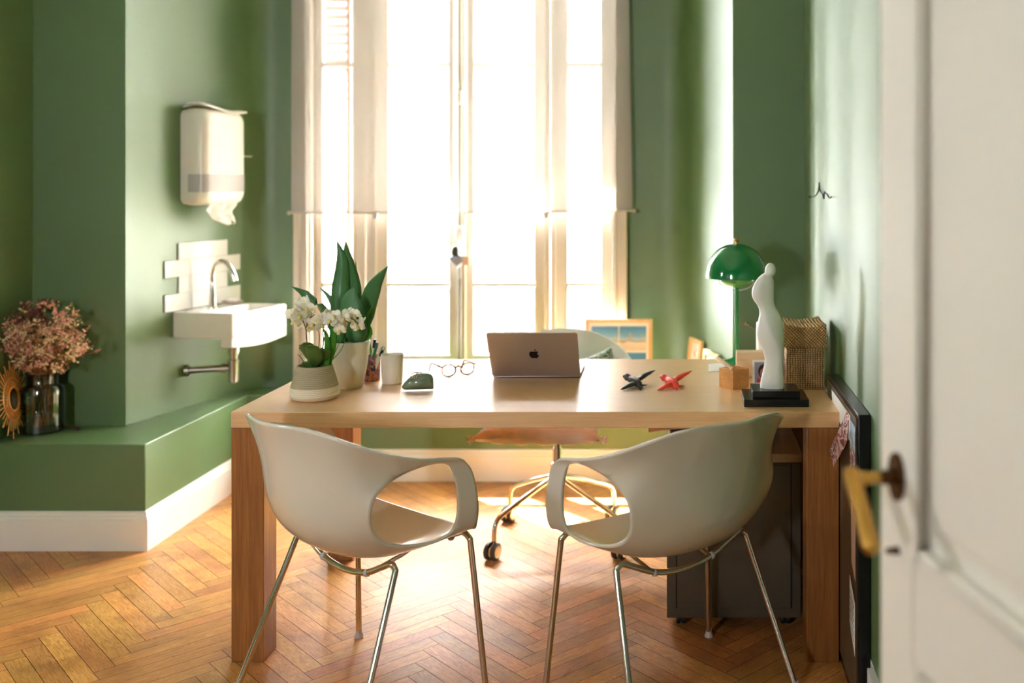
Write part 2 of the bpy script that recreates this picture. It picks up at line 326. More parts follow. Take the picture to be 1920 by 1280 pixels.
def tube(bm, pts, r, seg=10, flat=1.0, up=None, loop=False):
    pts = [Vector(p) for p in pts]; n = len(pts)
    rr = lerpl(r, n) if isinstance(r, (list, tuple)) else [r]*n
    t0 = (pts[1]-pts[0]).normalized()
    u = Vector(up) if up is not None else (Vector((0, 0, 1)) if abs(t0.z) < .9 else Vector((1, 0, 0)))
    rs = []
    for i in range(n):
        if loop: t = (pts[(i+1) % n]-pts[i-1]).normalized()
        else: t = (pts[min(i+1, n-1)]-pts[max(i-1, 0)]).normalized()
        u = (u-t*u.dot(t)).normalized(); v = t.cross(u)
        rs.append([pts[i]+(u*math.cos(2*math.pi*k/seg)*flat+v*math.sin(2*math.pi*k/seg))*rr[i] for k in range(seg)])
    if loop:
        rs.append(rs[0]); vr = rings(bm, rs[:-1], cap=False)
        a, b = vr[-1], vr[0]
        # best match of seam
        off = min(range(seg), key=lambda o: (a[0].co-b[o].co).length)
        for k in range(seg): face(bm, [a[k], a[(k+1) % seg], b[(k+1+off) % seg], b[(k+off) % seg]])
    else: rings(bm, rs)
def lathe(bm, prof, c=(0, 0, 0), seg=32, cap=True, mtx=None):
    c = Vector(c); rs = []
    for r, z in prof:
        r = max(r, .0002)
        ring = [Vector((r*math.cos(2*math.pi*k/seg), r*math.sin(2*math.pi*k/seg), z)) for k in range(seg)]
        if mtx is not None: ring = [mtx @ p for p in ring]
        rs.append([p+c for p in ring])
    rings(bm, rs, cap=cap)
def ball(bm, c, r, seg=12, sx=1, sy=1, sz=1, mtx=None):
    n = max(5, seg//2); prof = [(r*math.sin(math.pi*i/n), -r*math.cos(math.pi*i/n)) for i in range(n+1)]
    m = Matrix.Diagonal((sx, sy, sz)); m = (mtx @ m) if mtx is not None else m
    lathe(bm, prof, c, seg, mtx=m)
def fin(bm, angle=38):
    bmesh.ops.remove_doubles(bm, verts=bm.verts, dist=1e-6)
    bmesh.ops.recalc_face_normals(bm, faces=bm.faces)
    for f in bm.faces: f.smooth = True
    for e in bm.edges:
        if len(e.link_faces) == 2 and e.calc_face_angle(0) > R(angle): e.smooth = False
def obj(name, bm, m, parent=None, world=True, bevel=0, sub=0, solid=0, angle=38, origin=None, seg=2):
    """one mesh object; vertices given in world space are shifted into the parent's (or own) origin"""
    fin(bm, angle)
    me = bpy.data.meshes.new(name)
    off = Vector((0, 0, 0))
    if parent is not None and world: off = Vector(parent['base'])
    if parent is None:
        if origin is None:
            xs = [v.co for v in bm.verts]; lo = Vector([min(p[i] for p in xs) for i in range(3)]); hi = Vector([max(p[i] for p in xs) for i in range(3)])
            origin = ((lo.x+hi.x)/2, (lo.y+hi.y)/2, lo.z)
        off = Vector(origin)
    if off.length: bmesh.ops.translate(bm, verts=bm.verts, vec=-off)
    bm.to_mesh(me); bm.free()
    o = bpy.data.objects.new(name, me); C.objects.link(o)
    if isinstance(m, (list, tuple)):
        for k in m: me.materials.append(k)
    else: me.materials.append(m)
    if parent is not None:
        o.parent = parent
        if world and 'base' in parent.keys() and parent.type == 'MESH': pass
    else: o.location = off
    if parent is not None: o['base'] = tuple(parent['base']) if world else (0, 0, 0)
    else: o['base'] = tuple(off)
    if solid:
        s = o.modifiers.new('solidify', 'SOLIDIFY'); s.thickness = solid; s.offset = 0
    if sub:
        s = o.modifiers.new('subdivision', 'SUBSURF'); s.levels = sub; s.render_levels = sub
    if bevel:
        b = o.modifiers.new('bevel', 'BEVEL'); b.width = bevel; b.segments = seg; b.limit_method = 'ANGLE'; b.angle_limit = R(40)
    return o
def tag(o, label, cat=None, group=None, kind=None):
    if label: o['label'] = label
    if cat: o['category'] = cat
    if group: o['group'] = group
    if kind: o['kind'] = kind
    return o
def thing(name, label, cat, loc, rotz=0, group=None):
    o = bpy.data.objects.new(name, None); C.objects.link(o); o.location = loc; o.rotation_euler = (0, 0, rotz)
    o.empty_display_size = .05; o['base'] = tuple(loc)
    return tag(o, label, cat, group)
def struct(name, bm, m, parent=None, **k):
    o = obj(name, bm, m, parent, **k)
    if parent is None: o['kind'] = 'structure'
    return o
def copy_tree(o, parent=None):
    c = o.copy(); C.objects.link(c)
    if parent is not None: c.parent = parent
    for ch in list(o.children): copy_tree(ch, c)
    return c
# ================================================================== SETTING
def floor():
    bm = nb(); uvl = bm.loops.layers.uv.new('UVMap'); cl = bm.loops.layers.float_color.new('rnd')
    L_, w_ = .43, .0573; g = .0008
    X0, X1, Y0, Y1 = -2.78, .62, -1.6, 5.0
    eu = Vector((.70711, .70711)); ev = Vector((-.70711, .70711)); org = Vector((-1.672, 0))
    def plank(u0, u1, v0, v1, along):
        pts = [(u0+g, v0+g), (u1-g, v0+g), (u1-g, v1-g), (u0+g, v1-g)]
        wp = [org+eu*a+ev*b for a, b in pts]
        if all(p.x < X0 for p in wp) or all(p.x > X1 for p in wp) or all(p.y < Y0 for p in wp) or all(p.y > Y1 for p in wp): return
        if any(p.x < X0-.3 or p.x > X1+.3 or p.y < Y0-.3 or p.y > Y1+.3 for p in wp): return
        vs = [bm.verts.new((min(max(p.x, X0), X1), min(max(p.y, Y0), Y1), random.uniform(-.0004, 0))) for p in wp]
        f = face(bm, vs)
        if not f: return
        ou, ov = random.random()*40, random.random()*40; rc = (random.random(), random.random(), random.random(), 1)
        for lp, (a, b) in zip(f.loops, pts):
            lp[uvl].uv = ((a-u0)+ou, (b-v0)+ov) if along == 0 else ((b-v0)+ou, (a-u0)+ov); lp[cl] = rc
    for k in range(-12, 12):
        for i in range(-60, 130):
            ou_, ov_ = k*L_, -k*L_
            plank(i*w_+ou_, i*w_+L_+ou_, i*w_+ov_, (i+1)*w_+ov_, 0)
            plank(i*w_+ou_, (i+1)*w_+ou_, (i+1)*w_+ov_, (i+1)*w_+L_+ov_, 1)
    me = bpy.data.meshes.new('floor')
    bmesh.ops.recalc_face_normals(bm, faces=bm.faces)
    for f in bm.faces:
        if f.normal.z < 0: f.normal_flip()
    bm.to_mesh(me); bm.free()
    o = bpy.data.objects.new('floor', me); C.objects.link(o); me.materials.append(M['floor']); o['kind'] = 'structure'; o['base'] = (0, 0, 0)
    b2 = nb(); box(b2, X0, X1, Y0, Y1, -.12, -.0022)
    struct('trim_3', b2, mat('dark_joint_filler', (42, 24, 12), .8))
floor()
ZC = 3.25
A = Vector((-2.334, 4.144)); D = Vector((.2425, .9701)); NN = Vector((.9701, -.2425))       # left splayed wall: corner, direction, normal
def Wl(s, t, z): q = A+D*s+NN*t; return Vector((q.x, q.y, z))
def arc(p0, p1, c, n=8):
    """quadratic bend between two points"""
    return [tuple(Vector(p0)*(1-t)**2+Vector(c)*2*t*(1-t)+Vector(p1)*t*t) for t in [i/n for i in range(n+1)]]
bm = nb()
BY = 4.92
prism(bm, [(-2.86, 4.144), (-2.334, 4.144)]+arc((-2.18, 4.76), (-2.02, BY), (-2.14, BY), 12)+[(-1.925, BY), (-1.925, 5.2), (-2.86, 5.2)], 0, ZC)
prism(bm, ([(.193, 4.144)]+arc((.04, 4.76), (-.12, BY), (0, BY), 12)+[(-.315, BY), (-.315, 5.2), (.66, 5.2), (.66, 4.144)])[::-1], 0, ZC)
box(bm, -1.925, -.315, BY, 5.2, 0, .43); box(bm, -1.925, -.315, BY, 5.2, 3.0, ZC)
struct('wall_back', bm, M['wall'])
LW = (1.8, 2.0, 1.42, 1.8)  # small off-frame opening added to let fill daylight in from the left
bm = nb(); box(bm, -2.86, -2.719, -1.7, LW[0], 0, ZC); box(bm, -2.86, -2.719, LW[1], 4.144, 0, ZC); box(bm, -2.86, -2.719, LW[0], LW[1], 0, LW[2]); box(bm, -2.86, -2.719, LW[0], LW[1], LW[3], ZC); struct('wall_left', bm, M['wall'])
bm = nb(); box(bm, .4905, .66, -1.7, 4.144, 0, ZC); struct('wall_right', bm, M['wall'])
bm = nb(); box(bm, -2.719, -2.155, -1.7, -1.6, 0, ZC); box(bm, -1.845, .4905, -1.7, -1.6, 0, ZC); box(bm, -2.155, -1.845, -1.7, -1.6, 0, 1.35); box(bm, -2.155, -1.845, -1.7, -1.6, 1.85, ZC)  # gap in this wall is an added opening for frontal fill
struct('wall_front', bm, M['wall'])
bm = nb(); box(bm, -2.86, .66, -1.7, 5.2, ZC, ZC+.1); struct('ceiling', bm, M['ceiling'])
# painted plinth that runs round the bay
bm = nb(); ZL = .405
poly = [(-2.719, 3.845), (-2.09, 3.845), (-2.09, 4.737), (0, 4.737), (0, 3.845), (.4905, 3.845), (.4905, 4.15), (.3, 4.15), (.3, 4.96), (-2.45, 4.96), (-2.45, 4.15), (-2.719, 4.15)]
prism(bm, poly, 0, ZL); struct('trim_1', bm, M['wall'], bevel=.004)
# baseboards with a stepped top
def baseboard(name, path):
    prof = [(0, 0), (.020, 0), (.020, .118), (.016, .121), (.016, .130), (.011, .134), (.011, .143), (.005, .149), (0, .149)]
    bm = nb(); pts = [Vector(p) for p in path]; rs = []
    for i, p in enumerate(pts):
        n1 = n2 = None
        if i > 0: t = (p-pts[i-1]).normalized(); n1 = Vector((t.y, -t.x))
        if i < len(pts)-1: t = (pts[i+1]-p).normalized(); n2 = Vector((t.y, -t.x))
        n = ((n1 or n2)+(n2 or n1)); n = n/(n.dot(n1 or n2))
        rs.append([Vector((p.x+n.x*d, p.y+n.y*d, z)) for d, z in prof])
    rings(bm, rs); return struct(name, bm, M['white_trim'], angle=25)
baseboard('baseboard_left', [(-2.719, 3.845), (-2.09, 3.845), (-2.09, 4.737)])
baseboard('baseboard_back', [(-2.07, 4.737), (0, 4.737), ])
baseboard('baseboard_right', [(0, 4.717), (0, 3.845), (.4905, 3.845)])
bm = nb(); box(bm, -2.719, -2.70, -1.6, 3.82, 0, .149); struct('baseboard_side', bm, M['white_trim'], bevel=.004)
bm = nb(); box(bm, .472, .4905, -1.6, 2.6, 0, .149); box(bm, .4885, .4905, 2.6, 3.82, 0, .149); struct('baseboard_far_right', bm, M['white_trim'], bevel=.004)
# ------------------------------------------------------------------ window
WY = 4.965
def wx(px, Y=4.95): return (px-CX)*Y/F
def wz(py, Y=4.95): return CZ-(py-CY)*Y/F
win = bpy.data.objects.new('window_1', None); C.objects.link(win); win.location = (-1.12, WY, .43); win['base'] = tuple(win.location); win['kind'] = 'structure'
win['label'] = 'tall white French window of four glazed leaves'
bm = nb()   # casing, stepped mouldings on both sides and across the top
xl, xr = wx(553, 4.89), wx(1176, 4.89)
for (a, b, d) in ((0, .028, .055), (.028, .05, .035), (.05, .066, .05), (.066, .078, .03)):
    box(bm, xl+a, xl+b, BY-d, 5.0, .405, 3.06-a); box(bm, xr-b, xr-a, BY-d, 5.0, .405, 3.06-a)
    box(bm, xl+b, xr-b, BY-d, 5.0, 3.06-b, 3.06-a)
obj('casing', bm, M['window_paint'], win, bevel=.003)
ZB, ZT, ZG = .43, 2.98, .56
x_in0, x_in1 = xl+.078, xr-.078
bm = nb(); box(bm, x_in0, x_in1, 4.90, 5.06, .405, .452); obj('sill', bm, M['window_paint'], win, bevel=.006)
zm1, zm2 = wz(533, 4.965), wz(122, 4.965)
leaves = [(x_in0, wx(685.2), wx(604), wx(664)), (wx(686.8), wx(864), wx(727), wx(844)),
          (wx(866), wx(1031), wx(887), wx(1004)), (wx(1032.5), x_in1, wx(1063), wx(1129))]
for i, (a, b, g0, g1) in enumerate(leaves):
    bm = nb(); y0, y1 = 4.945, 4.99
    box(bm, a+.001, g0, y0, y1, .455, ZT); box(bm, g1, b-.001, y0, y1, .455, ZT)
    box(bm, g0, g1, y0, y1, .455, ZG); box(bm, g0, g1, y0, y1, ZT-.1, ZT)
    for z in (zm1, zm2): box(bm, g0, g1, y0+.006, y1, z-.010, z+.010)
    # inner moulding lips
    for q0, q1 in ((ZG, zm1-.01), (zm1+.01, zm2-.01), (zm2+.01, ZT-.1)):
        for xx in (g0, g1): box(bm, xx-.005, xx+.005, y0-.006, y1-.01, q0, q1)
    o = obj('leaf_frame', bm, M['window_paint'], win, bevel=.003)
    bm = nb(); box(bm, g0, g1, 4.968, 4.972, ZG, ZT-.1); obj('pane', bm, M['glass'], o)
# raised mouldings on the meeting stiles
bm = nb(); mz = 2.98
for px, wdt, d in ((864.5, .034, .022), (858, .010, .030), (872, .010, .030)):
    X = wx(px, 4.93); box(bm, X-wdt/2, X+wdt/2, 4.945-d, 4.95, .455, mz)
obj('meeting_stile', bm, M['window_paint'], win, bevel=.004)
bm = nb()
for px in (704, 1022, 1040): X = wx(px, 4.94); box(bm, X-.006, X+.006, 4.93, 4.95, .455, mz)
obj('stile_bead', bm, M['window_paint'], win, bevel=.003)
# espagnolette bolt
XR, YR = wx(862.5, 4.90), 4.893
bm = nb(); tube(bm, [(XR, YR, .47), (XR, YR, 2.9)], .0085, 12)
rod = obj('bolt_rod', bm, mat('aged_grey_metal', (120, 114, 102), .35, .6), win)
bm = nb(); zc = wz(183, 4.89)
for dz, r in ((-.028, .017), (-.016, .022), (0, .019), (.016, .022), (.028, .017)): lathe(bm, [(r*.8, -.006), (r, -.003), (r, .003), (r*.8, .006)], (XR, YR, zc+dz), 14)
obj('bolt_collar', bm, M['window_paint'], rod)
bm = nb(); zk = wz(440, 4.89); box(bm, XR-.02, XR+.02, YR-.014, YR+.03, zk-.03, zk+.03)
box(bm, XR-.014+.008, XR+.014+.008, YR-.010, YR+.02, zk-.15, zk-.03); lathe(bm, [(.018, -.012), (.02, 0), (.018, .012)], (XR, YR, zk+.03), 14)
obj('bolt_case', bm, M['white_trim'], rod, bevel=.005)
bm = nb(); ball(bm, (XR-.012, YR-.045, zk-.085), .019, 16, 1, .7, 1.9); tube(bm, [(XR-.012, YR-.04, zk-.085), (XR-.004, YR, zk-.085)], .007)
obj('bolt_handle', bm, mat('dark_patina_bronze', (62, 60, 50), .35, .6), rod)
# ------------------------------------------------------------------ outside
bm = nb(); box(bm, -2.4, .2, 5.2, 6.0, .25, .40); struct('trim_2', bm, M['concrete'])
bm = nb(); box(bm, -2.6, .5, 5.2, 6.0, 3.08, 3.2); struct('trim_4', bm, M['concrete'])  # unseen upper slab added to keep direct sun off the blinds
rail = thing('balcony_railing', 'grey wrought iron balcony railing with scrolls outside the window', 'railing', (-1.12, 5.72, .40))
YRl = 5.72
def rx(px): return (px-CX)*YRl/F
def rz(py): return CZ-(py-CY)*YRl/F
z1, z2, z3 = rz(543), rz(594), rz(648)
bm = nb(); box(bm, -2.35, .15, YRl-.025, YRl+.025, z1-.012, z1+.012); obj('handrail', bm, M['iron'], rail, bevel=.004)
for z, n in ((z2, 'crossbar'), (.44, 'crossbar')):
    bm = nb(); box(bm, -2.35, .15, YRl-.008, YRl+.008, z-.008, z+.008); obj(n, bm, M['iron'], rail)
for X in (rx(560), rx(915), rx(1160)):
    bm = nb(); box(bm, X-.008, X+.008, YRl-.008, YRl+.008, .40, z1); obj('baluster', bm, M['iron'], rail)
def scroll(cx, cz, r, s, parent):
    bm = nb(); pts = []
    for k in range(46):
        a = k/45*math.pi*3.4; q = r*(1-.78*k/45)
        pts.append((cx+s*q*math.cos(a-.6), YRl, cz+q*math.sin(a-.6)))
    tube(bm, pts, .007, 6)
    obj('scroll', bm, M['iron'], parent)
for cx_, s in ((rx(760), 1), (rx(870), -1), (rx(950), 1), (rx(1085), -1), (rx(640), -1)): scroll(cx_, rz(634), .115, s, rail)
for xa, xb in ((798, 842), (988, 1020), (1062, 1040)):
    bm = nb(); tube(bm, catmull([P(xa, 645, YRl), P((xa+xb)/2, 612, YRl), P(xb, 598, YRl)], 6), .007, 6); obj('scroll', bm, M['iron'], rail)
# louvred shutter folded open on the left
sh = thing('louvred_shutter', 'pinkish white louvred shutter outside the left window leaf', 'shutter', (-1.80, 5.28, .42))
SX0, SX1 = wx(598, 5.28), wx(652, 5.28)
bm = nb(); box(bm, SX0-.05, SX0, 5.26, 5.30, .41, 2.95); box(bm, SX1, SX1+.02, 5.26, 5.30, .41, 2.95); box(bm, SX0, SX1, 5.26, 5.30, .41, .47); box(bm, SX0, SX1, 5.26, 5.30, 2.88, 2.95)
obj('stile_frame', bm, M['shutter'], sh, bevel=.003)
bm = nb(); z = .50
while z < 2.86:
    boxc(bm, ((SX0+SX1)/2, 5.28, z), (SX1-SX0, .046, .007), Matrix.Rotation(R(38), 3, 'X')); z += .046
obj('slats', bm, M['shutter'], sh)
# building and greenery across the street
bl = thing('apartment_building', 'pale apartment building across the street behind the window', 'building', (-4, 24, -6))
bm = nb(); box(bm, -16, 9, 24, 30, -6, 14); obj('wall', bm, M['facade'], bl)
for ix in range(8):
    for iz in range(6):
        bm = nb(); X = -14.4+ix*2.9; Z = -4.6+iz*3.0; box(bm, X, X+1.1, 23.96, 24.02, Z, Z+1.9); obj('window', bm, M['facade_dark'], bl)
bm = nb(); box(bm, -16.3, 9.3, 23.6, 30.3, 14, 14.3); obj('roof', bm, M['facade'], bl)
bm = nb()
for _ in range(46): ball(bm, (random.uniform(-7, -3.4), random.uniform(15, 17), random.uniform(-3.4, -.6)), random.uniform(.5, 1.0), 8)
o = obj('street_tree', bm, M['foliage']); tag(o, 'pale leafy tree top beyond the balcony, behind the middle leaves of the window', 'tree')
bm = nb(); box(bm, -30, 25, 5.9, 40, -6.2, -6); struct('ground_street', bm, M['concrete'])
bm = nb(); box(bm, 12, 18, 7, 24, -6, 12); o = obj('bounce_building', bm, mat('bounce_cream_plaster', (196, 192, 186), .85, var=.06, scale=.6)); tag(o, 'unseen cream building added on the right to bounce sunlight at the left wall', 'building')  # out-of-view block added as a bright reflector for the left splayed wall
# ------------------------------------------------------------------ roller blinds
def blind(name_label, x0, x1t, x1b, zb, tilt=0):
    Y = 4.86; t = thing('roller_blind', name_label, 'blind', ((x0+x1b)/2, Y, zb), 0, 'roller blinds on the window')
    bm = nb(); n, mrow = 14, 20; vs = []
    for j in range(mrow+1):
        f = j/mrow; row = []
        for i in range(n+1):
            u = i/n; x = x0+(x1b+(x1t-x1b)*f-x0)*u; z = zb+tilt*u*(1-f)+(2.95-zb)*f
            row.append(bm.verts.new((x, Y+.004*math.sin(u*9+f*2)*(1-f), z)))
        vs.append(row)
    for j in range(mrow):
        for i in range(n): face(bm, [vs[j][i], vs[j][i+1], vs[j+1][i+1], vs[j+1][i]])
    obj('fabric', bm, M['blind'], t)
    bm = nb(); tube(bm, [(x0-.008, Y, zb-.003), (x1b+.006, Y, zb-.003+tilt)], .0055, 8)
    for x, dz in ((x0-.012, 0), (x1b+.01, tilt)): tube(bm, [(x-.006, Y, zb-.003+dz), (x+.006, Y, zb-.003+dz)], .010, 10)
    obj('bottom_bar', bm, mat('grey_white_bar', (190, 184, 170), .4), t)
    bm = nb(); tube(bm, [(x0-.01, Y, 2.97), (x1b+.01, Y, 2.97)], .022, 14); obj('roller', bm, M['white_trim'], t)
    return t
XB = lambda px: wx(px, 4.86)
b1 = blind('left sheer white roller blind, drawn halfway down the window', XB(546), XB(850), XB(850), wz(398, 4.86))
b2 = blind('right sheer white roller blind, drawn halfway down the window', XB(877), XB(1175), XB(1186), wz(398, 4.86), .012)
for b_, px, py in ((b1, 704, 405), (b2, 1024, 404)):
    q = P(px, py, 4.855); bm = nb(); box(bm, q.x-.012, q.x+.012, 4.845, 4.862, q.z-.014, q.z+.022)
    obj('cord_weight', bm, M['smoke_plastic'], b_, bevel=.004)
bm = nb(); tube(bm, catmull([P(1149, 395, 4.85), P(1147, 420, 4.85), P(1150, 460, 4.85), P(1149, 545, 4.85)], 8), .0022, 6)
obj('cord', bm, mat('grey_cord', (120, 120, 116), .7), b2)
# heart ornament on the window bolt
hx = XR-.010
ho = thing('heart_ornament', 'grey blue plaid fabric heart hanging from the window bolt', 'ornament', (hx, 4.845, wz(503, 4.85)))
def heart(c, w_, h_, th):
    bm = nb(); pts = []
    for k in range(28):
        a = 2*math.pi*k/28; x = 16*math.sin(a)**3; z = 13*math.cos(a)-5*math.cos(2*a)-2*math.cos(3*a)-math.cos(4*a)
        pts.append(Vector((x/16*w_/2, 0, z/17*h_/2)))
    c = Vector(c); rs = []
    for d, s in ((-th, .35), (-th*.7, .8), (0, 1), (th*.7, .8), (th, .35)): rs.append([c+Vector((p.x*s, d, p.z*s)) for p in pts])
    rings(bm, rs); return bm
q = P(858, 488, 4.845); obj('heart', heart(q, .085, .085, .014), M['plaid'], ho)
bm = nb(); tube(bm, [q+Vector((0, 0, .03)), P(862, 448, 4.85)], .0015, 6); obj('string', bm, M['paper'], ho)
q = P(874, 489, 4.83); bm = nb(); boxc(bm, q, (.034, .004, .044), Matrix.Rotation(R(6), 3, 'Y')); o = obj('tag_card', bm, M['pink'], ho); o['label'] = 'pale pink card tag'
# ------------------------------------------------------------------ DESK
TZ = .739
DX0, DX1, DY0, DY1 = -1.346, .4525, 2.94, 3.822
desk = thing('desk', 'large light oak desk with thick top and square legs', 'desk', ((DX0+DX1)/2, (DY0+DY1)/2, 0))
bm = nb(); box(bm, DX0, DX1, DY0, DY1, TZ-.048, TZ); obj('desktop', bm, M['desk'], desk, bevel=.002)
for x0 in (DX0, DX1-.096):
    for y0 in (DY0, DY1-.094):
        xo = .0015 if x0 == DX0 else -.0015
        bm = nb(); box(bm, x0+xo, x0+.096+xo, y0+.001, y0+.094, 0, TZ-.0485); obj('leg', bm, M['desk_v_shaded'], desk, bevel=.002)
# ------------------------------------------------------------------ VISITOR CHAIRS
def shell_mesh():
    # rows: top rim, then down the back, over the seat to the front lip; x = to the side, y = forward
    G = [
     [(0,-.418,.797),(.112,-.392,.808),(.215,-.345,.782),(.292,-.262,.734)],
     [(0,-.386,.752),(.110,-.370,.748),(.212,-.318,.720),(.278,-.205,.668)],
     [(0,-.366,.680),(.108,-.348,.672),(.200,-.300,.650),(.254,-.258,.630)],
     [(0,-.356,.590),(.103,-.338,.583),(.188,-.300,.576),(.245,-.268,.578)],
     [(0,-.335,.510),(.100,-.318,.505),(.178,-.283,.508),(.233,-.252,.522)],
     [(0,-.272,.438),(.098,-.258,.439),(.176,-.232,.452),(.237,-.210,.480)],
     [(0,-.170,.392),(.100,-.165,.397),(.185,-.155,.420),(.258,-.130,.459)],
     [(0,-.050,.398),(.110,-.050,.404),(.205,-.048,.430),(.288,-.042,.463)],
     [(0, .040,.428),(.112, .038,.430),(.212, .034,.444),(.306, .030,.472)],
     [(0, .082,.440),(.105, .080,.441),(.198, .068,.448),(.272, .052,.462)]]
    Aout = [(.323,.028,.530),(.322,.018,.600),(.318,-.002,.668),(.319,-.052,.684),(.317,-.140,.698)]
    Ain  = [(.305,-.030,.520),(.307,-.034,.600),(.303,-.052,.668),(.301,-.092,.682),(.291,-.150,.680)]
    bm = nb(); cache = {}
    def V(p):
        k = tuple(round(c, 5) for c in p)
        if k not in cache: cache[k] = bm.verts.new(p)
        return cache[k]
    for s in (1, -1):
        g = [[V((s*p[0], p[1], p[2])) for p in row] for row in G]
        for a, b in zip(g, g[1:]):
            for i in range(3): face(bm, [a[i], a[i+1], b[i+1], b[i]])
        ao = [g[8][3]]+[V((s*p[0], p[1], p[2])) for p in Aout]+[g[0][3]]
        ai = [g[7][3]]+[V((s*p[0], p[1], p[2])) for p in Ain]+[g[1][3]]
        for i in range(len(ao)-1): face(bm, [ao[i], ao[i+1], ai[i+1], ai[i]])
    return bm
def visitor_chair(label, loc, rot):
    t = thing('visitor_chair', label, 'chair', (*loc, 0), rot, 'visitor chairs in front of the desk')
    o = obj('shell', shell_mesh(), M['shell'], t, world=False, sub=3)
    s = o.modifiers.new('thickness', 'SOLIDIFY'); s.thickness = .008; s.offset = -1
    r = .0085
    # rear under-seat tube and front under-seat tube
    bm = nb(); rear = catmull([(.225, -.172, .405), (.205, -.170, .417), (.165, -.170, .400), (.09, -.170, .368), (0, -.170, .357), (-.09, -.170, .368), (-.165, -.170, .400), (-.205, -.170, .417), (-.225, -.172, .405)], 6)
    tube(bm, rear, r, 12)
    fr = catmull([(.258, .050, .432), (.235, .046, .446), (.19, .040, .432), (.10, .034, .412), (0, .030, .404), (-.10, .034, .412), (-.19, .040, .432), (-.235, .046, .446), (-.258, .050, .432)], 6)
    tube(bm, fr, r, 12)
    for x in (-.10, .10): tube(bm, [(x, -.170, .366), (x, -.06, .384), (x, .034, .409)], .006, 8)
    obj('under_frame', bm, M['chrome'], t, world=False)
    for x, y, z in ((.10, -.170, .370), (-.10, -.170, .370), (.19, .040, .426), (-.19, .040, .426)):
        bm = nb(); ball(bm, (x, y, z), .011, 10); obj('bumper', bm, M['smoke_plastic'], t, world=False)
    for sx in (1, -1):
        for a, b in (((.225, -.172, .405), (.270, -.330, .012)), ((.258, .050, .432), (.292, .078, .012))):
            a = Vector((sx*a[0], a[1], a[2])); b = Vector((sx*b[0], b[1], b[2])); d = (b-a).normalized()
            bm = nb(); tube(bm, [a-d*.0, a+d*.03, b], r, 12)
            ball(bm, a, r*1.0, 10)
            lg = obj('leg', bm, M['chrome'], t, world=False)
            bm = nb(); lathe(bm, [(.010, .0), (.0135, .0), (.0135, .006), (.009, .013), (.009, .028)], (b.x, b.y, 0), 14)
            ft = obj('foot', bm, M['smoke_plastic'], lg, world=False)
    return t
visitor_chair('left white moulded plastic armchair with chrome legs, turned right towards the desk', (-.834, 2.866), R(-36.9))
visitor_chair('right white moulded plastic armchair with chrome legs, turned left towards the desk', (-.112, 2.868), R(38.0))
# ------------------------------------------------------------------ SWIVEL CHAIR
oc = thing('swivel_chair', 'white shell swivel chair on casters behind the desk', 'chair', (-.515, 3.97, 0))
def tub():
    bm = nb(); rows = []; n = 28
    # rim height and plan of a tub open at the front (towards -y)
    prof = [0, .12, .28, .45, .62, .8, 1.0]
    for t in prof:
        row = []
        for i in range(n+1):
            a = math.pi*(i/n); ca, sa = math.cos(a), math.sin(a)
            # plan at the rim: arms forward, back at +y
            rim = .58+.215*sa**.9
            sx_ = .335; sy_ = .30
            rx_ = sx_*(.40+.60*t**.5); ry_ = sy_*(.35+.65*t**.5)
            z = .455+(rim-.455)*t**1.6
            row.append(Vector((ca*rx_, (sa*ry_)-.02-.10*(1-sa)*t, z)))
        rows.append(row)
    vr = rings(bm, rows, closed=False, cap=False)
    c = bm.verts.new((0, -.02, .452))
    # seat pan
    front = []
    a0 = vr[0]
    pan1 = [bm.verts.new(Vector((v.co.x*1.0, -.26-.04*(1-abs(v.co.x)/.2), .462))) for v in a0]
    for i in range(n): face(bm, [a0[i], a0[i+1], pan1[i+1], pan1[i]])
    for i in range(n): face(bm, [a0[i], a0[i+1], c])
    return bm
o = obj('shell', tub(), M['shell2'], oc, world=False, solid=.01)
bm = nb(); lathe(bm, [(.014, .30), (.014, .45)], seg=16); lathe(bm, [(.022, .215), (.026, .22), (.026, .30), (.018, .305), (.018, .36)], seg=20); lathe(bm, [(.08, .44), (.08, .452)], seg=20)
obj('column', bm, M['chrome'], oc, world=False)
for wxp, wyp in ((-.724, 3.75), (-.738, 4.17), (-.303, 4.176), (-.248, 3.76)):
    d = Vector((wxp+.515, wyp-3.97, 0)); u = d.normalized()
    bm = nb(); z0 = .245
    for off in (-.006, .006):
        sdv = Vector((-u.y, u.x, 0))*off
    tube(bm, catmull([u*.02+Vector((0, 0, z0)), u*.12+Vector((0, 0, .212)), d*.86+Vector((0, 0, .158)), d*.965+Vector((0, 0, .135)), d+Vector((0, 0, .10)), d+Vector((0, 0, .055))], 6), .0095, 12)
    arm = obj('base_arm', bm, M['chrome'], oc, world=False)
    bm = nb(); sd_ = Vector((-u.y, u.x, 0)); ax = Vector((.93, -.36, 0))
    mr_ = Vector((0, 0, 1)).rotation_difference(ax).to_matrix()
    cc = d+ax.cross(Vector((0, 0, 1)))*.012+Vector((0, 0, .032))
    for s in (-1, 1):
        lathe(bm, [(.006, -.009), (.028, -.009), (.032, -.006), (.032, .006), (.028, .009), (.006, .009)], cc+ax*.014*s, 20, mtx=mr_)
    obj('caster', bm, M['rubber'], arm, world=False)
    bm = nb()
    for s in (-1, 1): lathe(bm, [(.004, -.0095), (.023, -.0105), (.023, .0105), (.004, .0095)], cc+ax*.014*s, 20, mtx=mr_)
    obj('wheel_cap', bm, M['chrome'], arm, world=False)
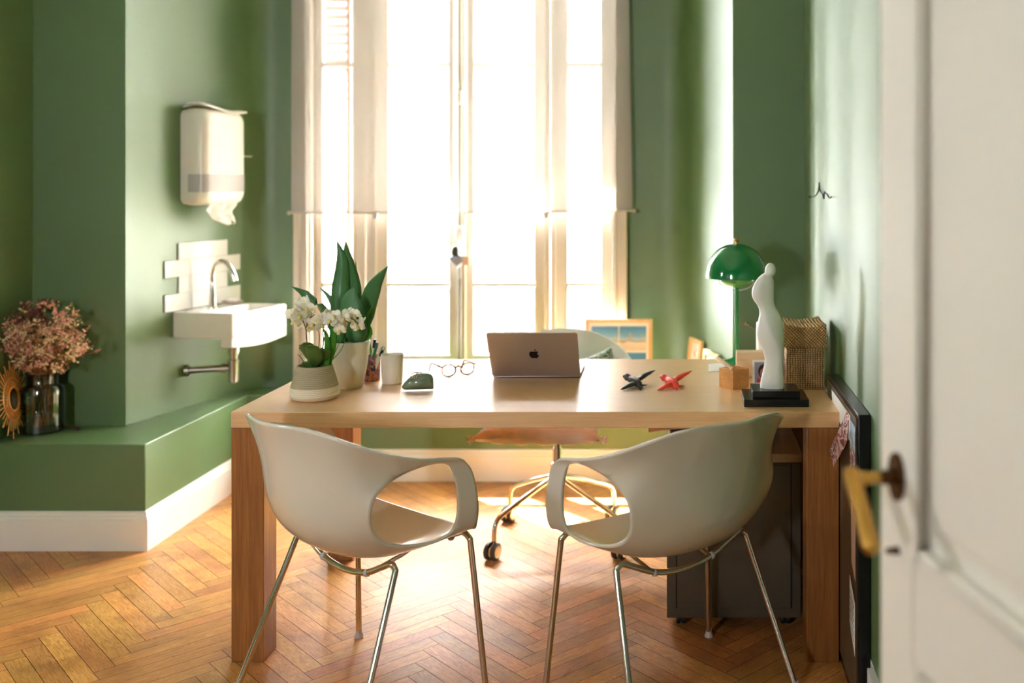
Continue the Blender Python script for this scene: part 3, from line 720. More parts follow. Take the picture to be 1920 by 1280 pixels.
def pillow(bm, w_, d_, h_, mtx, n=18, pinch=.12):
    top, bot = [], []
    for j in range(n+1):
        rt, rb = [], []
        for i in range(n+1):
            u, v = 2*i/n-1, 2*j/n-1
            e = max(0, (1-u**4))**.5*max(0, (1-v**4))**.5
            k = 1-pinch*(1-abs(u)**2)*abs(v)**3; k2 = 1-pinch*(1-abs(v)**2)*abs(u)**3
            x, y = u*w_/2*k2, v*d_/2*k
            wr = .004*math.sin(17*u+5*v)*e
            rt.append(bm.verts.new(mtx @ Vector((x, y, h_/2*e+wr)))); rb.append(bm.verts.new(mtx @ Vector((x, y, -h_/2*e+wr))))
        top.append(rt); bot.append(rb)
    for g in (top, bot):
        for j in range(n):
            for i in range(n): face(bm, [g[j][i], g[j][i+1], g[j+1][i+1], g[j+1][i]])
    bmesh.ops.remove_doubles(bm, verts=bm.verts, dist=.0005)
bm = nb(); pillow(bm, .47, .43, .075, Matrix.Translation((-.53, 3.74, .503)) @ Matrix.Rotation(R(-3), 4, 'Z'))
ring_pts = []
o = obj('seat_cushion', bm, M['cushion'], angle=80); tag(o, 'cream cotton seat cushion with ruffled corners on the swivel chair', 'cushion')
for sx_, sy_ in ((-.232, -.2), (.232, -.2)):
    bm = nb()
    for k in range(5):
        a = R(-140+k*35); p0 = Vector((-.53+sx_, 3.74+sy_, .50)); tube(bm, [p0, p0+Vector((math.cos(a)*.018*(1 if sx_ > 0 else -1), math.sin(a)*.01, .016*math.sin(k*2)))], [.008, .003], 6)
    obj('ruffle', bm, M['cushion'], o, world=True)
bm = nb()
pillow(bm, .25, .25, .08, Matrix.Translation((-.386, 4.09, .578)) @ Matrix.Rotation(R(-20), 4, 'Y') @ Matrix.Rotation(R(80), 4, 'X'), pinch=.05)
o = obj('back_cushion', bm, M['leafprint'], angle=80); tag(o, 'green leaf-patterned cushion leaning in the swivel chair', 'cushion')
# ------------------------------------------------------------------ METAL CABINET
X0, X1, Yc0, Yc1 = -.062, .363, 3.15, 3.68
cb = thing('rolling_cabinet', 'grey metal rolling drawer cabinet under the desk', 'cabinet', ((X0+X1)/2, (Yc0+Yc1)/2, 0))
bm = nb(); box(bm, X0, X1, Yc0+.004, Yc1, .037, .528); box(bm, X0+.03, X1-.03, Yc0+.001, Yc0+.006, .068, .522); obj('body', bm, M['greymetal'], cb, bevel=.003)
bm = nb(); box(bm, X0, X1+.003, Yc0-.002, Yc1+.003, .530, .559); obj('top', bm, mat('satin_steel_top', (176, 150, 126), .3, .7), cb, bevel=.002)
for X in (X0+.03, X1-.032):
    bm = nb(); box(bm, X-.0015, X+.0015, Yc0-.0012, Yc0+.003, .07, .525); obj('seam', bm, M['black_matt'], cb)
bm = nb(); ball(bm, (X1-.05, Yc0-.003, .545), .0035, 8); obj('rivet', bm, M['chrome'], cb)
for X, Y in ((X0+.045, Yc0+.05), (X1-.045, Yc0+.05), (X0+.045, Yc1-.05), (X1-.045, Yc1-.05)):
    bm = nb()
    for s in (-.009, .009): lathe(bm, [(.016, -.006), (.018, 0), (.016, .006)], (X+s, Y, .0185), 14, mtx=Matrix.Rotation(R(90), 3, 'Y'))
    box(bm, X-.004, X+.004, Y-.012, Y+.012, .012, .037); obj('caster', bm, M['black_matt'], cb)
for k in range(3):
    bm = nb(); z = .06+k*.155; box(bm, X0+.01, X1-.01, Yc1, Yc1+.012, z, z+.148); dr = obj('drawer', bm, M['greymetal'], cb, bevel=.002)
# papers etc on the cabinet
zt = .559
bm = nb(); boxc(bm, (.035, 3.40, zt+.0135), (.18, .24, .027), Matrix.Rotation(R(3), 3, 'Z')); o = obj('box_file', bm, M['black_matt'], bevel=.003); tag(o, 'dark flat box file on the left of the metal cabinet', 'box file')
bm = nb(); v = []
for j in range(7):
    for i in range(9):
        u, w_ = i/8, j/6; v.append(bm.verts.new((-.125+.26*u, 3.28+.22*w_, zt+.036+.008*math.sin(u*3.1)+.004*math.sin(w_*4+u*3))))
for j in range(6):
    for i in range(8): face(bm, [v[j*9+i], v[j*9+i+1], v[(j+1)*9+i+1], v[(j+1)*9+i]])
o = obj('kraft_envelope', bm, M['brownpaper'], solid=.004); tag(o, 'creased brown kraft envelope on the dark box file', 'envelope')
bm = nb(); lathe(bm, [(.02, 0), (.035, .006), (.055, .03), (.066, .052), (.063, .052), (.05, .03), (.03, .010), (.001, .008)], (.245, 3.42, zt), 28); o = obj('bowl', bm, M['black']); tag(o, 'small black bowl on the metal cabinet, beside the desk leg', 'bowl')
bm = nb(); lathe(bm, [(.017, 0), (.017, .06), (.014, .062), (.014, .002)], (.312, 3.50, zt), 20); o = obj('metal_cup', bm, M['brushed']); tag(o, 'small steel cup on the metal cabinet, right of the black bowl', 'cup')
# ------------------------------------------------------------------ LAPTOP
lp = thing('laptop', 'open warm grey laptop seen from behind on the desk', 'laptop', (-.577, 3.50, TZ))
LC = Vector(((1006-CX)*3.453/F, 3.453, TZ)); ry = R(1.5); mz = Matrix.Rotation(ry, 4, 'Z')
bm = nb(); m4 = Matrix.Translation(LC+Vector((0, 0, .009))) @ mz
def rrect(w_, h_, r, n=5):
    out = []
    for cx_, cy_, a0 in ((w_/2-r, h_/2-r, 0), (-w_/2+r, h_/2-r, 90), (-w_/2+r, -h_/2+r, 180), (w_/2-r, -h_/2+r, 270)):
        for k in range(n+1): a = R(a0+90*k/n); out.append((cx_+r*math.cos(a), cy_+r*math.sin(a)))
    return out
bs = rrect(.304, .212, .010)
rings(bm, [[m4 @ Vector((x, y+.106+.002, -.006)) for x, y in bs], [m4 @ Vector((x, y+.106+.002, .003)) for x, y in bs]])
obj('base', bm, M['bronze'], lp)
bm = nb(); tilt = R(37.5); ml = Matrix.Translation(LC+Vector((0, 0, .008))) @ mz @ Matrix.Rotation(tilt, 4, 'X')
rings(bm, [[ml @ Vector((x, d, y+.106)) for x, y in bs] for d in (-.0025, .0025)])
lid = obj('lid', bm, M['bronze'], lp, bevel=.001)
bm = nb(); q = [(-.145, .01), (.145, .01), (.145, .2), (-.145, .2)]
rings(bm, [[ml @ Vector((x, d, y)) for x, y in q] for d in (.0026, .0032)]); o = obj('screen', bm, M['black'], lid); o['label'] = 'dark screen'
bm = nb(); 
def circ(cx_, cz_, rx_, rz_, a0, a1, n): return [(cx_+rx_*math.cos(R(a0+(a1-a0)*k/n)), cz_+rz_*math.sin(R(a0+(a1-a0)*k/n))) for k in range(n+1)]
# apple outline with a bite on the right and a leaf
ap = [(0, .0095), (.004, .0115), (.0085, .0105), (.0105, .0085)]
ap += circ(.0125, .003, .0048, .0055, 115, 240, 8)
ap += [(.0115, -.003), (.0095, -.0075), (.0065, -.0115), (.004, -.0125), (.0015, -.0118), (-.0005, -.0115), (-.003, -.0125), (-.0055, -.0118), (-.009, -.0075), (-.0112, -.002), (-.0112, .004), (-.0095, .0088), (-.0058, .0112), (-.002, .0104)]
lf = [(.0005, .0125), (.001, .016), (.0045, .0188), (.005, .0188), (.0045, .0155), (.0025, .0132)]
for shp in (ap, lf):
    rings(bm, [[ml @ Vector((x*1.45+.0, d, z*1.45+.108)) for x, z in shp] for d in (-.0031, -.0024)])
o = obj('logo', bm, mat('dark_mirror_emblem', (46, 40, 38), .25, .5), lid); o['label'] = 'dark apple emblem'
# ------------------------------------------------------------------ GLASSES
gl = thing('eyeglasses', 'tortoiseshell eyeglasses standing open on the desk', 'glasses', (-.80, 3.50, TZ))
c1 = Vector((-.8266, 3.466, TZ+.0225)); c2 = Vector((-.7700, 3.502, TZ+.0225)); dv = (c2-c1).normalized(); bk = Vector((-dv.y, dv.x, 0))
bm = nb()
for c_, s in ((c1, -1), (c2, 1)):
    pts = []
    for k in range(28):
        a = 2*math.pi*k/28; ca, sa = math.cos(a), math.sin(a)
        x = .0245*ca; z = .0205*sa+(.004 if ca*s > .3 and sa > 0 else 0)*ca*s
        pts.append(c_+dv*x+Vector((0, 0, z)))
    tube(bm, pts, .0021, 8, loop=True)
tube(bm, catmull([c1+dv*.0235+Vector((0, 0, .008)), (c1+c2)/2+Vector((0, 0, .013)), c2-dv*.0235+Vector((0, 0, .008))], 5), .0026, 8)
obj('rim', bm, M['tortoise'], gl)
for c_ in (c1, c2):
    bm = nb(); rings(bm, [[c_+dv*.0235*math.cos(a)+Vector((0, 0, .0195*math.sin(a)))+bk*d for a in [2*math.pi*k/24 for k in range(24)]] for d in (-.0006, .0006)])
    obj('lens', bm, M['lens'], gl)
for c_, s in ((c1, -1), (c2, 1)):
    h = c_+dv*.0275*s+Vector((0, 0, .014)); e = h+bk*.098+Vector((0, 0, -.002)); 
    bm = nb(); tube(bm, [h-dv*.004*s, h+bk*.004], [.003, .0028], 8); tube(bm, catmull([h, h+bk*.05, e, e+bk*.018+Vector((0, 0, -.008)), e+bk*.034+Vector((0, 0, -.0325))], 5), [.0028, .0024, .0022], 8)
    obj('temple', bm, M['tortoise'], gl)
# ------------------------------------------------------------------ green ornament
bm = nb(); rs = []
c = P(784, 727, 3.245); axv = Vector((.98, .16, 0)).normalized(); sdv = Vector((-axv.y, axv.x, 0))
for k, (s, ra, rb_) in enumerate(((-.052, .001, .001), (-.046, .010, .009), (-.034, .021, .015), (-.015, .028, .021), (.005, .030, .023), (.025, .030, .024), (.041, .027, .022), (.048, .021, .017), (.050, .010, .008))):
    rb_ *= 1.25; cc = Vector((c.x, c.y, TZ+max(rb_, .012)*.92+.002))+axv*s
    rs.append([cc+sdv*ra*math.cos(a)+Vector((0, 0, (rb_*math.sin(a) if math.sin(a) > 0 else rb_*.9*math.sin(a)))) for a in [2*math.pi*i/20 for i in range(20)]])
rings(bm, rs)
o = obj('ceramic_pebble', bm, M['greenstone'], sub=1); tag(o, 'grey green glazed pebble-shaped ornament in front of the cream mug', 'ornament')
bm = nb()
for k in range(4):
    s = -.012+k*.006; pts = []
    for i in range(10):
        a = R(20+i*15); pts.append(Vector((c.x, c.y, TZ+.025))+axv*(s+.012*math.cos(a))+sdv*.030*math.cos(a)+Vector((0, 0, .006+.0285*math.sin(a))))
    tube(bm, pts, .0012, 6)
obj('raised_line', bm, M['pot_grey'], o)
# ------------------------------------------------------------------ POTS AND PLANTS
def ribbed(prof, n, amp):
    out = []
    for i in range(len(prof)-1):
        (r0, z0), (r1, z1) = prof[i], prof[i+1]
        for k in range(n):
            t = k/n; out.append((r0+(r1-r0)*t+amp*math.sin(2*math.pi*k/4), z0+(z1-z0)*t))
    return out+[prof[-1]]
pc = Vector(((590-CX)*3.125/F, 3.125, TZ))
orchid = thing('potted_orchid', 'white orchid in a ribbed taupe and cream pot at the left of the desk', 'plant', pc)
bm = nb(); lathe(bm, [(.058, 0), (.066, .003), (.0735, .012)]+ribbed([(.0745, .014), (.0715, .040)], 20, .0008), pc, 48, cap=False); lathe(bm, [(.058, 0), (.001, .0)], pc, 48, cap=False)
pot = obj('pot', bm, M['pot_cream'], orchid)
bm = nb(); lathe(bm, ribbed([(.0715, .040), (.054, .100)], 44, .0008)+[(.053, .104), (.049, .105), (.047, .098), (.046, .085)], pc, 48, cap=False); obj('pot_band', bm, M['pot_grey'], pot)
bm = nb(); lathe(bm, [(.001, .094), (.03, .092), (.0465, .088)], pc, 24, cap=False); obj('soil', bm, M['soil'], orchid)
def leafstrip(bm, mid, widths, side, cup=.15, n=14, twist=0):
    pts = catmull(mid, max(2, n//(len(mid)-1))); ws = lerpl(widths, len(pts)); rows = []
    side = Vector(side).normalized()
    for i, p in enumerate(pts):
        t = (pts[min(i+1, len(pts)-1)]-pts[max(i-1, 0)]).normalized()
        s = (side-t*side.dot(t)).normalized(); nrm = t.cross(s)
        if twist:
            a = R(twist)*i/len(pts); s, nrm = s*math.cos(a)+nrm*math.sin(a), nrm*math.cos(a)-s*math.sin(a)
        rows.append([p+s*ws[i]*u+nrm*ws[i]*cup*(abs(u)**1.5) for u in (-1, -.6, -.2, .2, .6, 1)])
    rings(bm, rows, closed=False, cap=False)
def pot_leaf(parent, name, m, pix, widths, side=(1, 0, 0), **k):
    bm = nb(); leafstrip(bm, [P(*q) for q in pix], widths, side, **k)
    return obj(name, bm, m, parent, solid=.0012, angle=80)
Yo = 3.125
pot_leaf(orchid, 'leaf', M['leaf3'], [(592, 688, Yo), (583, 668, Yo-.02), (572, 652, Yo-.04), (564, 646, Yo-.05)], [.008, .024, .026, .012], cup=.3)
pot_leaf(orchid, 'leaf', M['leaf3'], [(588, 690, Yo-.01), (590, 672, Yo-.05), (584, 656, Yo-.07), (573, 650, Yo-.08)], [.008, .024, .024, .006], cup=.2)
pot_leaf(orchid, 'leaf', M['leaf3'], [(592, 690, Yo), (600, 672, Yo-.03), (610, 660, Yo-.04), (620, 658, Yo-.05)], [.006, .018, .018, .004], cup=.3)
pot_leaf(orchid, 'leaf', M['leaf3'], [(596, 690, Yo), (604, 676, Yo+.02), (612, 668, Yo+.03)], [.006, .016, .006], cup=.3)
pot_leaf(orchid, 'leaf', M['leaf3'], [(585, 692, Yo-.02), (575, 684, Yo-.03), (566, 680, Yo-.035)], [.008, .014, .004], cup=.3)
pot_leaf(orchid, 'spike_leaf', M['leaf2'], [(612, 688, Yo), (618, 660, Yo), (624, 630, Yo+.02), (618, 606, Yo+.03)], [.010, .016, .012, .002], cup=.3)
pot_leaf(orchid, 'spike_leaf', M['leaf2'], [(612, 690, Yo-.01), (613, 660, Yo-.01), (612, 630, Yo+.01), (606, 615, Yo+.01)], [.007, .010, .007, .001], cup=.3)
for pts in ([(610, 690), (628, 660), (645, 625)], [(606, 690), (640, 655), (652, 612)], [(600, 690), (585, 655), (560, 668)], [(575, 690), (566, 672), (558, 664)]):
    bm = nb(); tube(bm, catmull([P(a, b, Yo+.01) for a, b in pts], 6), [.0018, .0012, .0006], 5); obj('thin_leaf', bm, M['leaf2'] if pts[0][0] > 590 else M['stem'], orchid)
for pts in ([(578, 690, 0), (576, 650, -.01), (573, 615, -.02), (562, 590, -.03)], [(582, 690, 0), (578, 655, 0), (574, 625, 0), (578, 600, -.01), (590, 590, -.02)],
            [(595, 690, 0), (598, 650, 0), (598, 622, 0), (590, 608, -.02)], [(600, 690, .01), (604, 660, .01), (611, 622, .01), (625, 600, 0), (655, 596, -.01), (672, 606, -.02)],
            [(598, 690, .01), (606, 650, .01), (606, 615, .01), (612, 600, 0)]):
    bm = nb(); tube(bm, catmull([P(a, b, Yo+d) for a, b, d in pts], 6), .0016, 6); obj('flower_stem', bm, M['stem'], orchid)
def flower_mesh():
    bm = nb()
    def petal(a, ln, wd, lift):
        ca, sa = math.cos(a), math.sin(a); rows = []
        for t, k in ((.05, .25), (.3, .85), (.6, 1.0), (.85, .75), (1, .2)):
            row = []
            for u in (-1, -.5, 0, .5, 1):
                x = t*ln; y = u*wd*k/2; z = lift*t*t*ln-.12*abs(u)*wd*k
                row.append(Vector((x*ca-y*sa, z*-1, x*sa+y*ca)))
            rows.append(row)
        rings(bm, rows, closed=False, cap=False)
    for a, ln, wd in ((90, .0195, .013), (210, .0195, .013), (330, .0195, .013)): petal(R(a), ln, wd, -.25)
    for a in (22, 158): petal(R(a), .021, .021, .12)
    return bm
fm = None
def flower(pos, yaw, pitch, roll, s):
    global fm, lm_
    if fm is None:
        o = obj('blossom', flower_mesh(), M['petal'], orchid, world=False, solid=.0006, angle=80); fm = o
        bm = nb(); ball(bm, (0, -.004, -.003), .0042, 8, 1, 1.2, 1.4); l_ = obj('lip', bm, M['lip'], o, world=False); lm_ = l_
    else:
        o = fm.copy(); C.objects.link(o); l_ = lm_.copy(); C.objects.link(l_); l_.parent = o
    o.location = pos-pc; o.rotation_euler = (pitch, roll, yaw); o.scale = (s, s, s)
rnd = random.Random(3)
for px, py in ((548, 590), (556, 578), (566, 570), (575, 577), (550, 604), (561, 592), (572, 590), (565, 605), (584, 596), (588, 607), (578, 612), (596, 601), (575, 565), (603, 610), (609, 598), (619, 602), (615, 590), (627, 592), (630, 606), (640, 612), (655, 590), (665, 590), (650, 601), (663, 604), (671, 612), (676, 606), (645, 596), (637, 619)):
    d = rnd.uniform(-.04, .02)
    flower(P(px, py, Yo+d), R(rnd.uniform(-60, 60)), R(rnd.uniform(-25, 25)), R(rnd.uniform(-40, 40)), rnd.uniform(.95, 1.25))
# snake plant
sc_ = Vector(((655.5-CX)*3.30/F, 3.30, TZ)); Ys = 3.30
snake = thing('potted_snake_plant', 'tall broad-leaved snake plant in a white pot behind the orchid', 'plant', sc_)
bm = nb(); lathe(bm, [(.001, 0), (.040, 0), (.044, .004), (.056, .07), (.0655, .146), (.066, .152), (.063, .154), (.060, .148), (.055, .12), (.001, .118)], sc_, 40, cap=False)
obj('pot', bm, M['pot_white'], snake)
bm = nb(); pts = [P(636+22*math.cos(R(a)), 692-22*math.sin(R(a)), 3.243) for a in range(20, 165, 12)]; tube(bm, pts, .0012, 6); obj('pot_relief', bm, M['pot_white'], snake)
bm = nb(); lathe(bm, [(.001, .132), (.058, .128)], sc_, 24, cap=False); obj('soil', bm, M['soil'], snake)
S_ = lambda l, m, pix, wd, **k: pot_leaf(snake, l, m, pix, wd, **k)
S_('leaf', M['leaf'], [(648, 640, 3.30), (634, 600, 3.30), (636, 540, 3.31), (640, 490, 3.31), (632, 451, 3.31)], [.022, .030, .030, .020, .001], cup=.5)
S_('leaf', M['leaf'], [(655, 640, 3.32), (656, 590, 3.33), (658, 540, 3.33), (650, 490, 3.32), (648, 451, 3.31)], [.022, .034, .030, .020, .0005], cup=.5)
S_('leaf', M['leaf'], [(665, 640, 3.25), (662, 600, 3.25), (657, 562, 3.25), (665, 537, 3.25)], [.022, .040, .034, .001], cup=.15)
S_('leaf', M['leaf'], [(672, 640, 3.31), (684, 590, 3.31), (698, 545, 3.30), (712, 520, 3.29), (729, 497, 3.28)], [.016, .030, .026, .015, .0005], side=(.8, 0, .5), cup=.2)
S_('leaf', M['leaf'], [(644, 640, 3.32), (618, 604, 3.32), (598, 575, 3.31), (572, 552, 3.31), (547, 537, 3.30)], [.014, .022, .022, .014, .001], side=(.7, 0, -.7), cup=.3)
S_('leaf', M['leaf'], [(648, 630, 3.34), (632, 585, 3.35), (618, 558, 3.36), (600, 539, 3.36)], [.010, .013, .008, .001], side=(.8, 0, -.5), cup=.3)
S_('leaf', M['leaf2'], [(664, 600, 3.37), (668, 560, 3.37), (667, 530, 3.37), (667, 490, 3.37)], [.010, .012, .009, .0005], cup=.1)
S_('leaf', M['leaf2'], [(676, 640, 3.28), (690, 625, 3.28), (686, 605, 3.28), (690, 590, 3.28), (700, 573, 3.28)], [.006, .015, .010, .006, .0005], side=(1, 0, .2), cup=.2)
S_('leaf', M['leaf'], [(668, 645, 3.27), (672, 625, 3.26), (668, 608, 3.26), (660, 596, 3.26)], [.018, .028, .030, .018], cup=.3)
S_('leaf', M['leaf'], [(640, 645, 3.27), (633, 625, 3.26), (636, 608, 3.27), (640, 590, 3.27)], [.010, .018, .022, .004], cup=.3)
# ------------------------------------------------------------------ pen cup, pens, mug
cc = Vector(((697-CX)*3.415/F, 3.415, TZ))
bm = nb(); lathe(bm, [(.001, 0), (.027, 0), (.0285, .002), (.0292, .083), (.0275, .083), (.0268, .004), (.001, .004)], cc, 32, cap=False)
o = obj('pen_cup', bm, M['floral']); tag(o, 'navy floral printed cup holding the pens', 'cup')
def pen(label, m, a, b, r=.0035, name='pen', capm=None):
    a = Vector(a); b = Vector(b); d = (b-a).normalized(); bm = nb(); tube(bm, [a, a+d*.01, b-d*.004, b], [r*.4, r, r, r*.7], 10)
    o = obj(name, bm, m, origin=a); tag(o, label, 'pencil' if name == 'pencil' else 'pen')
    if capm: bm = nb(); tube(bm, [b-d*.03, b], r*1.25, 10); obj('cap', bm, capm, o)
    return o
f = lambda dx, dy: cc+Vector((dx, dy, .008))
pen('white pen with a navy cap in the floral cup', M['pen_white'], f(-.012, .01), P(703, 636, 3.40), .004, capm=M['pen_blue'])
pen('teal green pen in the floral cup', M['pen_green'], f(-.010, -.008), P(707, 642, 3.38), .0042)
pen('brown pencil in the floral cup', M['pen_orange'], f(-.006, 0), P(709, 641, 3.42), .003, 'pencil')
pen('thick white marker in the floral cup', M['pen_white'], f(-.004, -.012), P(717, 650, 3.395), .005)
pen('green pen at the left side of the floral cup', M['leaf2'], f(.010, .008), P(691, 632, 3.42), .0035)
ut = thing('utility_knife', 'white and black utility knife leaning out of the floral cup', 'knife', f(.0, -.015))
k0 = f(.002, -.016); k1 = P(723, 643, 3.39); dd = (k1-k0).normalized(); up_ = Vector((0, 1, 0)); bm = nb(); tube(bm, [k0, k0+dd*.092], .005, 8, flat=.5, up=up_); obj('body', bm, M['pen_white'], ut)
bm = nb(); tube(bm, [k0+dd*.085, k0+dd*.107], .0055, 8, flat=.5, up=up_); obj('slider', bm, M['black_matt'], ut)
bm = nb(); s_ = dd.cross(up_).normalized(); e0 = k0+dd*.106; tube(bm, [e0-s_*.004, e0+dd*.014-s_*.004, e0+dd*.014+s_*.004, e0+s_*.004], .0012, 6); obj('loop', bm, M['black_matt'], ut)
sci = thing('scissors', 'scissors with a wine red handle standing behind the pens', 'scissors', f(.006, .016)); q = P(690, 632, 3.44)
bm = nb(); tube(bm, [P(689+7*math.cos(a), 630-11*math.sin(a), 3.44) for a in [2*math.pi*k/18 for k in range(18)]], .0016, 6, loop=True); obj('handle', bm, M['scissor'], sci)
bm = nb(); tube(bm, [f(.006, .014), P(690, 640, 3.44)], [.001, .003], 6); obj('blade', bm, M['chrome'], sci)
mc = Vector(((735.5-CX)*3.36/F, 3.36, TZ))
mug = thing('cream_tumbler', 'cream handleless mug with a dark label, right of the pen cup', 'mug', mc)
bm = nb(); lathe(bm, [(.001, 0), (.030, 0), (.033, .003), (.0375, .097), (.0368, .0985), (.0355, .097), (.031, .008), (.001, .007)], mc, 36, cap=False); obj('body', bm, M['mug'], mug)
bm = nb(); rows = []
for z, r in ((.016, .0343), (.075, .0369)): rows.append([mc+Vector((r*math.cos(R(a)), r*math.sin(R(a)), z)) for a in range(186, 214, 4)])
rings(bm, rows, closed=False, cap=False); obj('dark_label', bm, M['black_matt'], mug)
# ------------------------------------------------------------------ birds
def bird(label, m, off, scale=1):
    ox = off
    t = thing('bird_figurine', label, 'figurine', P(1193+ox[0], 720+ox[1], 3.29)+Vector((0, 0, -.01)), 0, 'clay bird figurines on the desk')
    q = lambda px, py, Y: P(px+ox[0], py+ox[1], Y)
    base = q(1193, 716, 3.29)
    bm = nb()
    tube(bm, catmull([q(1168, 705, 3.34), q(1176, 707, 3.335), q(1184, 712, 3.32), q(1194, 717, 3.29), q(1201, 724, 3.262), q(1206, 728, 3.25)], 5), [.003, .0125, .0115, .0155, .0135, .005, .001], 12)
    obj('body', bm, m, t)
    bm = nb(); tube(bm, catmull([q(1190, 716, 3.295), q(1205, 706, 3.33), q(1218, 699, 3.36), q(1228, 694, 3.375)], 5), [.012, .013, .009, .002], 12, flat=.6); obj('wing', bm, m, t)
    bm = nb(); tube(bm, catmull([q(1192, 718, 3.285), q(1180, 722, 3.265), q(1170, 727, 3.25), q(1163, 730, 3.243)], 5), [.012, .012, .008, .001], 12, flat=.6); obj('wing', bm, m, t)
    bm = nb(); tube(bm, catmull([q(1196, 720, 3.275), q(1205, 722, 3.275), q(1214, 721, 3.285)], 5), [.008, .007, .001], 10, flat=.5); tube(bm, [q(1197, 722, 3.27), q(1201, 731, 3.246)], [.007, .003], 10, flat=.6); obj('tail', bm, m, t)
    return t
bird('dark charcoal clay bird with spread wings on the desk', M['birdblack'], (0, 0))
bird('orange red clay bird with spread wings, right of the dark one', M['birdred'], (69, 1))
# ------------------------------------------------------------------ wooden box with stick
k = Vector(((1374-CX)*3.249/F, 3.249, TZ)); ua = Vector((.79, .61, 0)); va = Vector((-.61, .79, 0)); sz, hh, th = .07, .064, .007
bx_ = thing('bamboo_box', 'small open bamboo box left of the white statue', 'box', k)
def obx(bm, u0, u1, v0, v1, z0, z1):
    m4 = Matrix(((ua.x, va.x, 0, k.x), (ua.y, va.y, 0, k.y), (0, 0, 1, k.z), (0, 0, 0, 1))); box(bm, u0, u1, v0, v1, z0, z1, m4)
for nme, a in (('side_panel', (0, sz, 0, th, 0, hh)), ('side_panel', (0, sz, sz-th, sz, 0, hh)), ('side_panel', (0, th, th, sz-th, 0, hh)), ('side_panel', (sz-th, sz, th, sz-th, 0, hh)), ('bottom', (th, sz-th, th, sz-th, 0, .006))):
    bm = nb(); obx(bm, *a); obj(nme, bm, M['bamboo'], bx_, bevel=.0008)
bm = nb(); a = P(1373, 694, 3.262)+Vector((0, 0, .005)); b = P(1345, 671, 3.30); tube(bm, [a+(a-b)*.02, b], .0062, 12); tube(bm, [b, b+(b-a).normalized()*.006], [.0062, .003], 12)
o = obj('wooden_stick', bm, M['pale_wood']); tag(o, 'round pale wooden stick leaning on the bamboo box', 'stick')
bm = nb(); rings(bm, [[Vector((x, y, z)) for x, y, z in ((.078, 3.55, TZ+.001+dz), (.147, 3.56, TZ+.006+dz), (.147, 3.63, TZ+.020+dz), (.080, 3.63, TZ+.014+dz))] for dz in (0, .0012)])
o = obj('white_card', bm, M['paper']); tag(o, 'blank white card lying on the desk behind the bamboo box', 'card')
# pale wooden block, photo, white file box
bm = nb(); box(bm, .174, .281, 3.46, 3.51, TZ, TZ+.088); o = obj('wooden_block', bm, M['pale_wood'], bevel=.003); tag(o, 'pale wooden block behind the bamboo box', 'block')
ph = thing('photo_print', 'white-bordered photo of a dark-haired person in red behind the statue', 'photo', (.26, 3.33, TZ))
mt = Matrix.Translation((.262, 3.33, TZ+.042)) @ Matrix.Rotation(R(-8), 4, 'X')
bm = nb(); box(bm, -.042, .042, -.001, .001, -.041, .041, mt); obj('border', bm, M['paper'], ph)
bm = nb(); box(bm, -.034, .034, -.0016, -.001, -.034, .034, mt); obj('picture', bm, mat('grey_lilac_print', (150, 140, 158), .3, var=.15), ph)
def disc(bm, cx_, cz_, rx_, rz_, y0, y1, mtx): rings(bm, [[mtx @ Vector((cx_+rx_*math.cos(a), y, cz_+rz_*math.sin(a))) for a in [2*math.pi*i/20 for i in range(20)]] for y in (y0, y1)])
bm = nb(); disc(bm, -.002, .004, .020, .024, -.0020, -.0016, mt); obj('printed_hair', bm, mat('printed_hair', (40, 26, 26), .4), ph)
bm = nb(); disc(bm, -.004, -.002, .0125, .016, -.0024, -.0020, mt); obj('printed_face', bm, mat('printed_skin', (176, 116, 92), .4), ph)
bm = nb(); box(bm, -.026, .026, -.0023, -.0016, -.034, -.021, mt); obj('printed_shirt', bm, mat('printed_red', (190, 40, 44), .4), ph)
bm = nb(); box(bm, .257, .425, 3.57, 3.68, TZ, TZ+.166); o = obj('file_box', bm, M['plastic_white'], bevel=.008); tag(o, 'white plastic box behind the statue and the woven basket', 'box')
# ------------------------------------------------------------------ table lamp
lc = Vector(((1381-CX)*3.70/F, 3.70, TZ))
lamp = thing('mushroom_table_lamp', 'glossy green mushroom-shaped table lamp at the back of the desk', 'lamp', lc)
bm = nb(); lathe(bm, [(.001, 0), (.062, 0), (.064, .003), (.060, .010), (.045, .018), (.02, .024), (.009, .032), (.001, .032)], lc, 36, cap=False); obj('base', bm, M['lampgreen'], lamp)
bm = nb(); tube(bm, [lc+Vector((0, 0, .02)), lc+Vector((0, 0, .335))], .0075, 14); obj('stem', bm, mat('mid_green_lacquer', (60, 150, 80), .2), lamp)
zs = wz(520, 3.70)-TZ; ht = wz(456, 3.70)-TZ
prof = []
for i in range(15):
    a = R(90*i/14); prof.append((.116*math.cos(a)**.92 if i < 14 else .001, zs+(ht-zs)*math.sin(a)))
inner = [(max(r-.003, .0008), z-.003*(z-zs)/(ht-zs)-.0) for r, z in prof][::-1]
bm = nb(); lathe(bm, [(prof[0][0]-.003, zs)]+prof, lc, 56, cap=False); shd = obj('lamp_shade', bm, M['lampgreen'], lamp)
bm = nb(); lathe(bm, inner, lc, 56, cap=False); obj('shade_lining', bm, M['lampgreen_in'], shd)
bm = nb(); low = [(.062*math.cos(R(a)) if a > -90 else .008, zs+.004+.040*math.sin(R(a))) for a in range(0, -91, -9)]; lathe(bm, low, lc, 40, cap=False); o = obj('diffuser', bm, M['lampgreen_in'], lamp, solid=.0015); o['label'] = 'light green lower bowl'
bm = nb(); tube(bm, [lc+Vector((.0645*math.cos(a), .0645*math.sin(a), zs-.012)) for a in [2*math.pi*k_/36 for k_ in range(36)]], .0016, 6, loop=True)
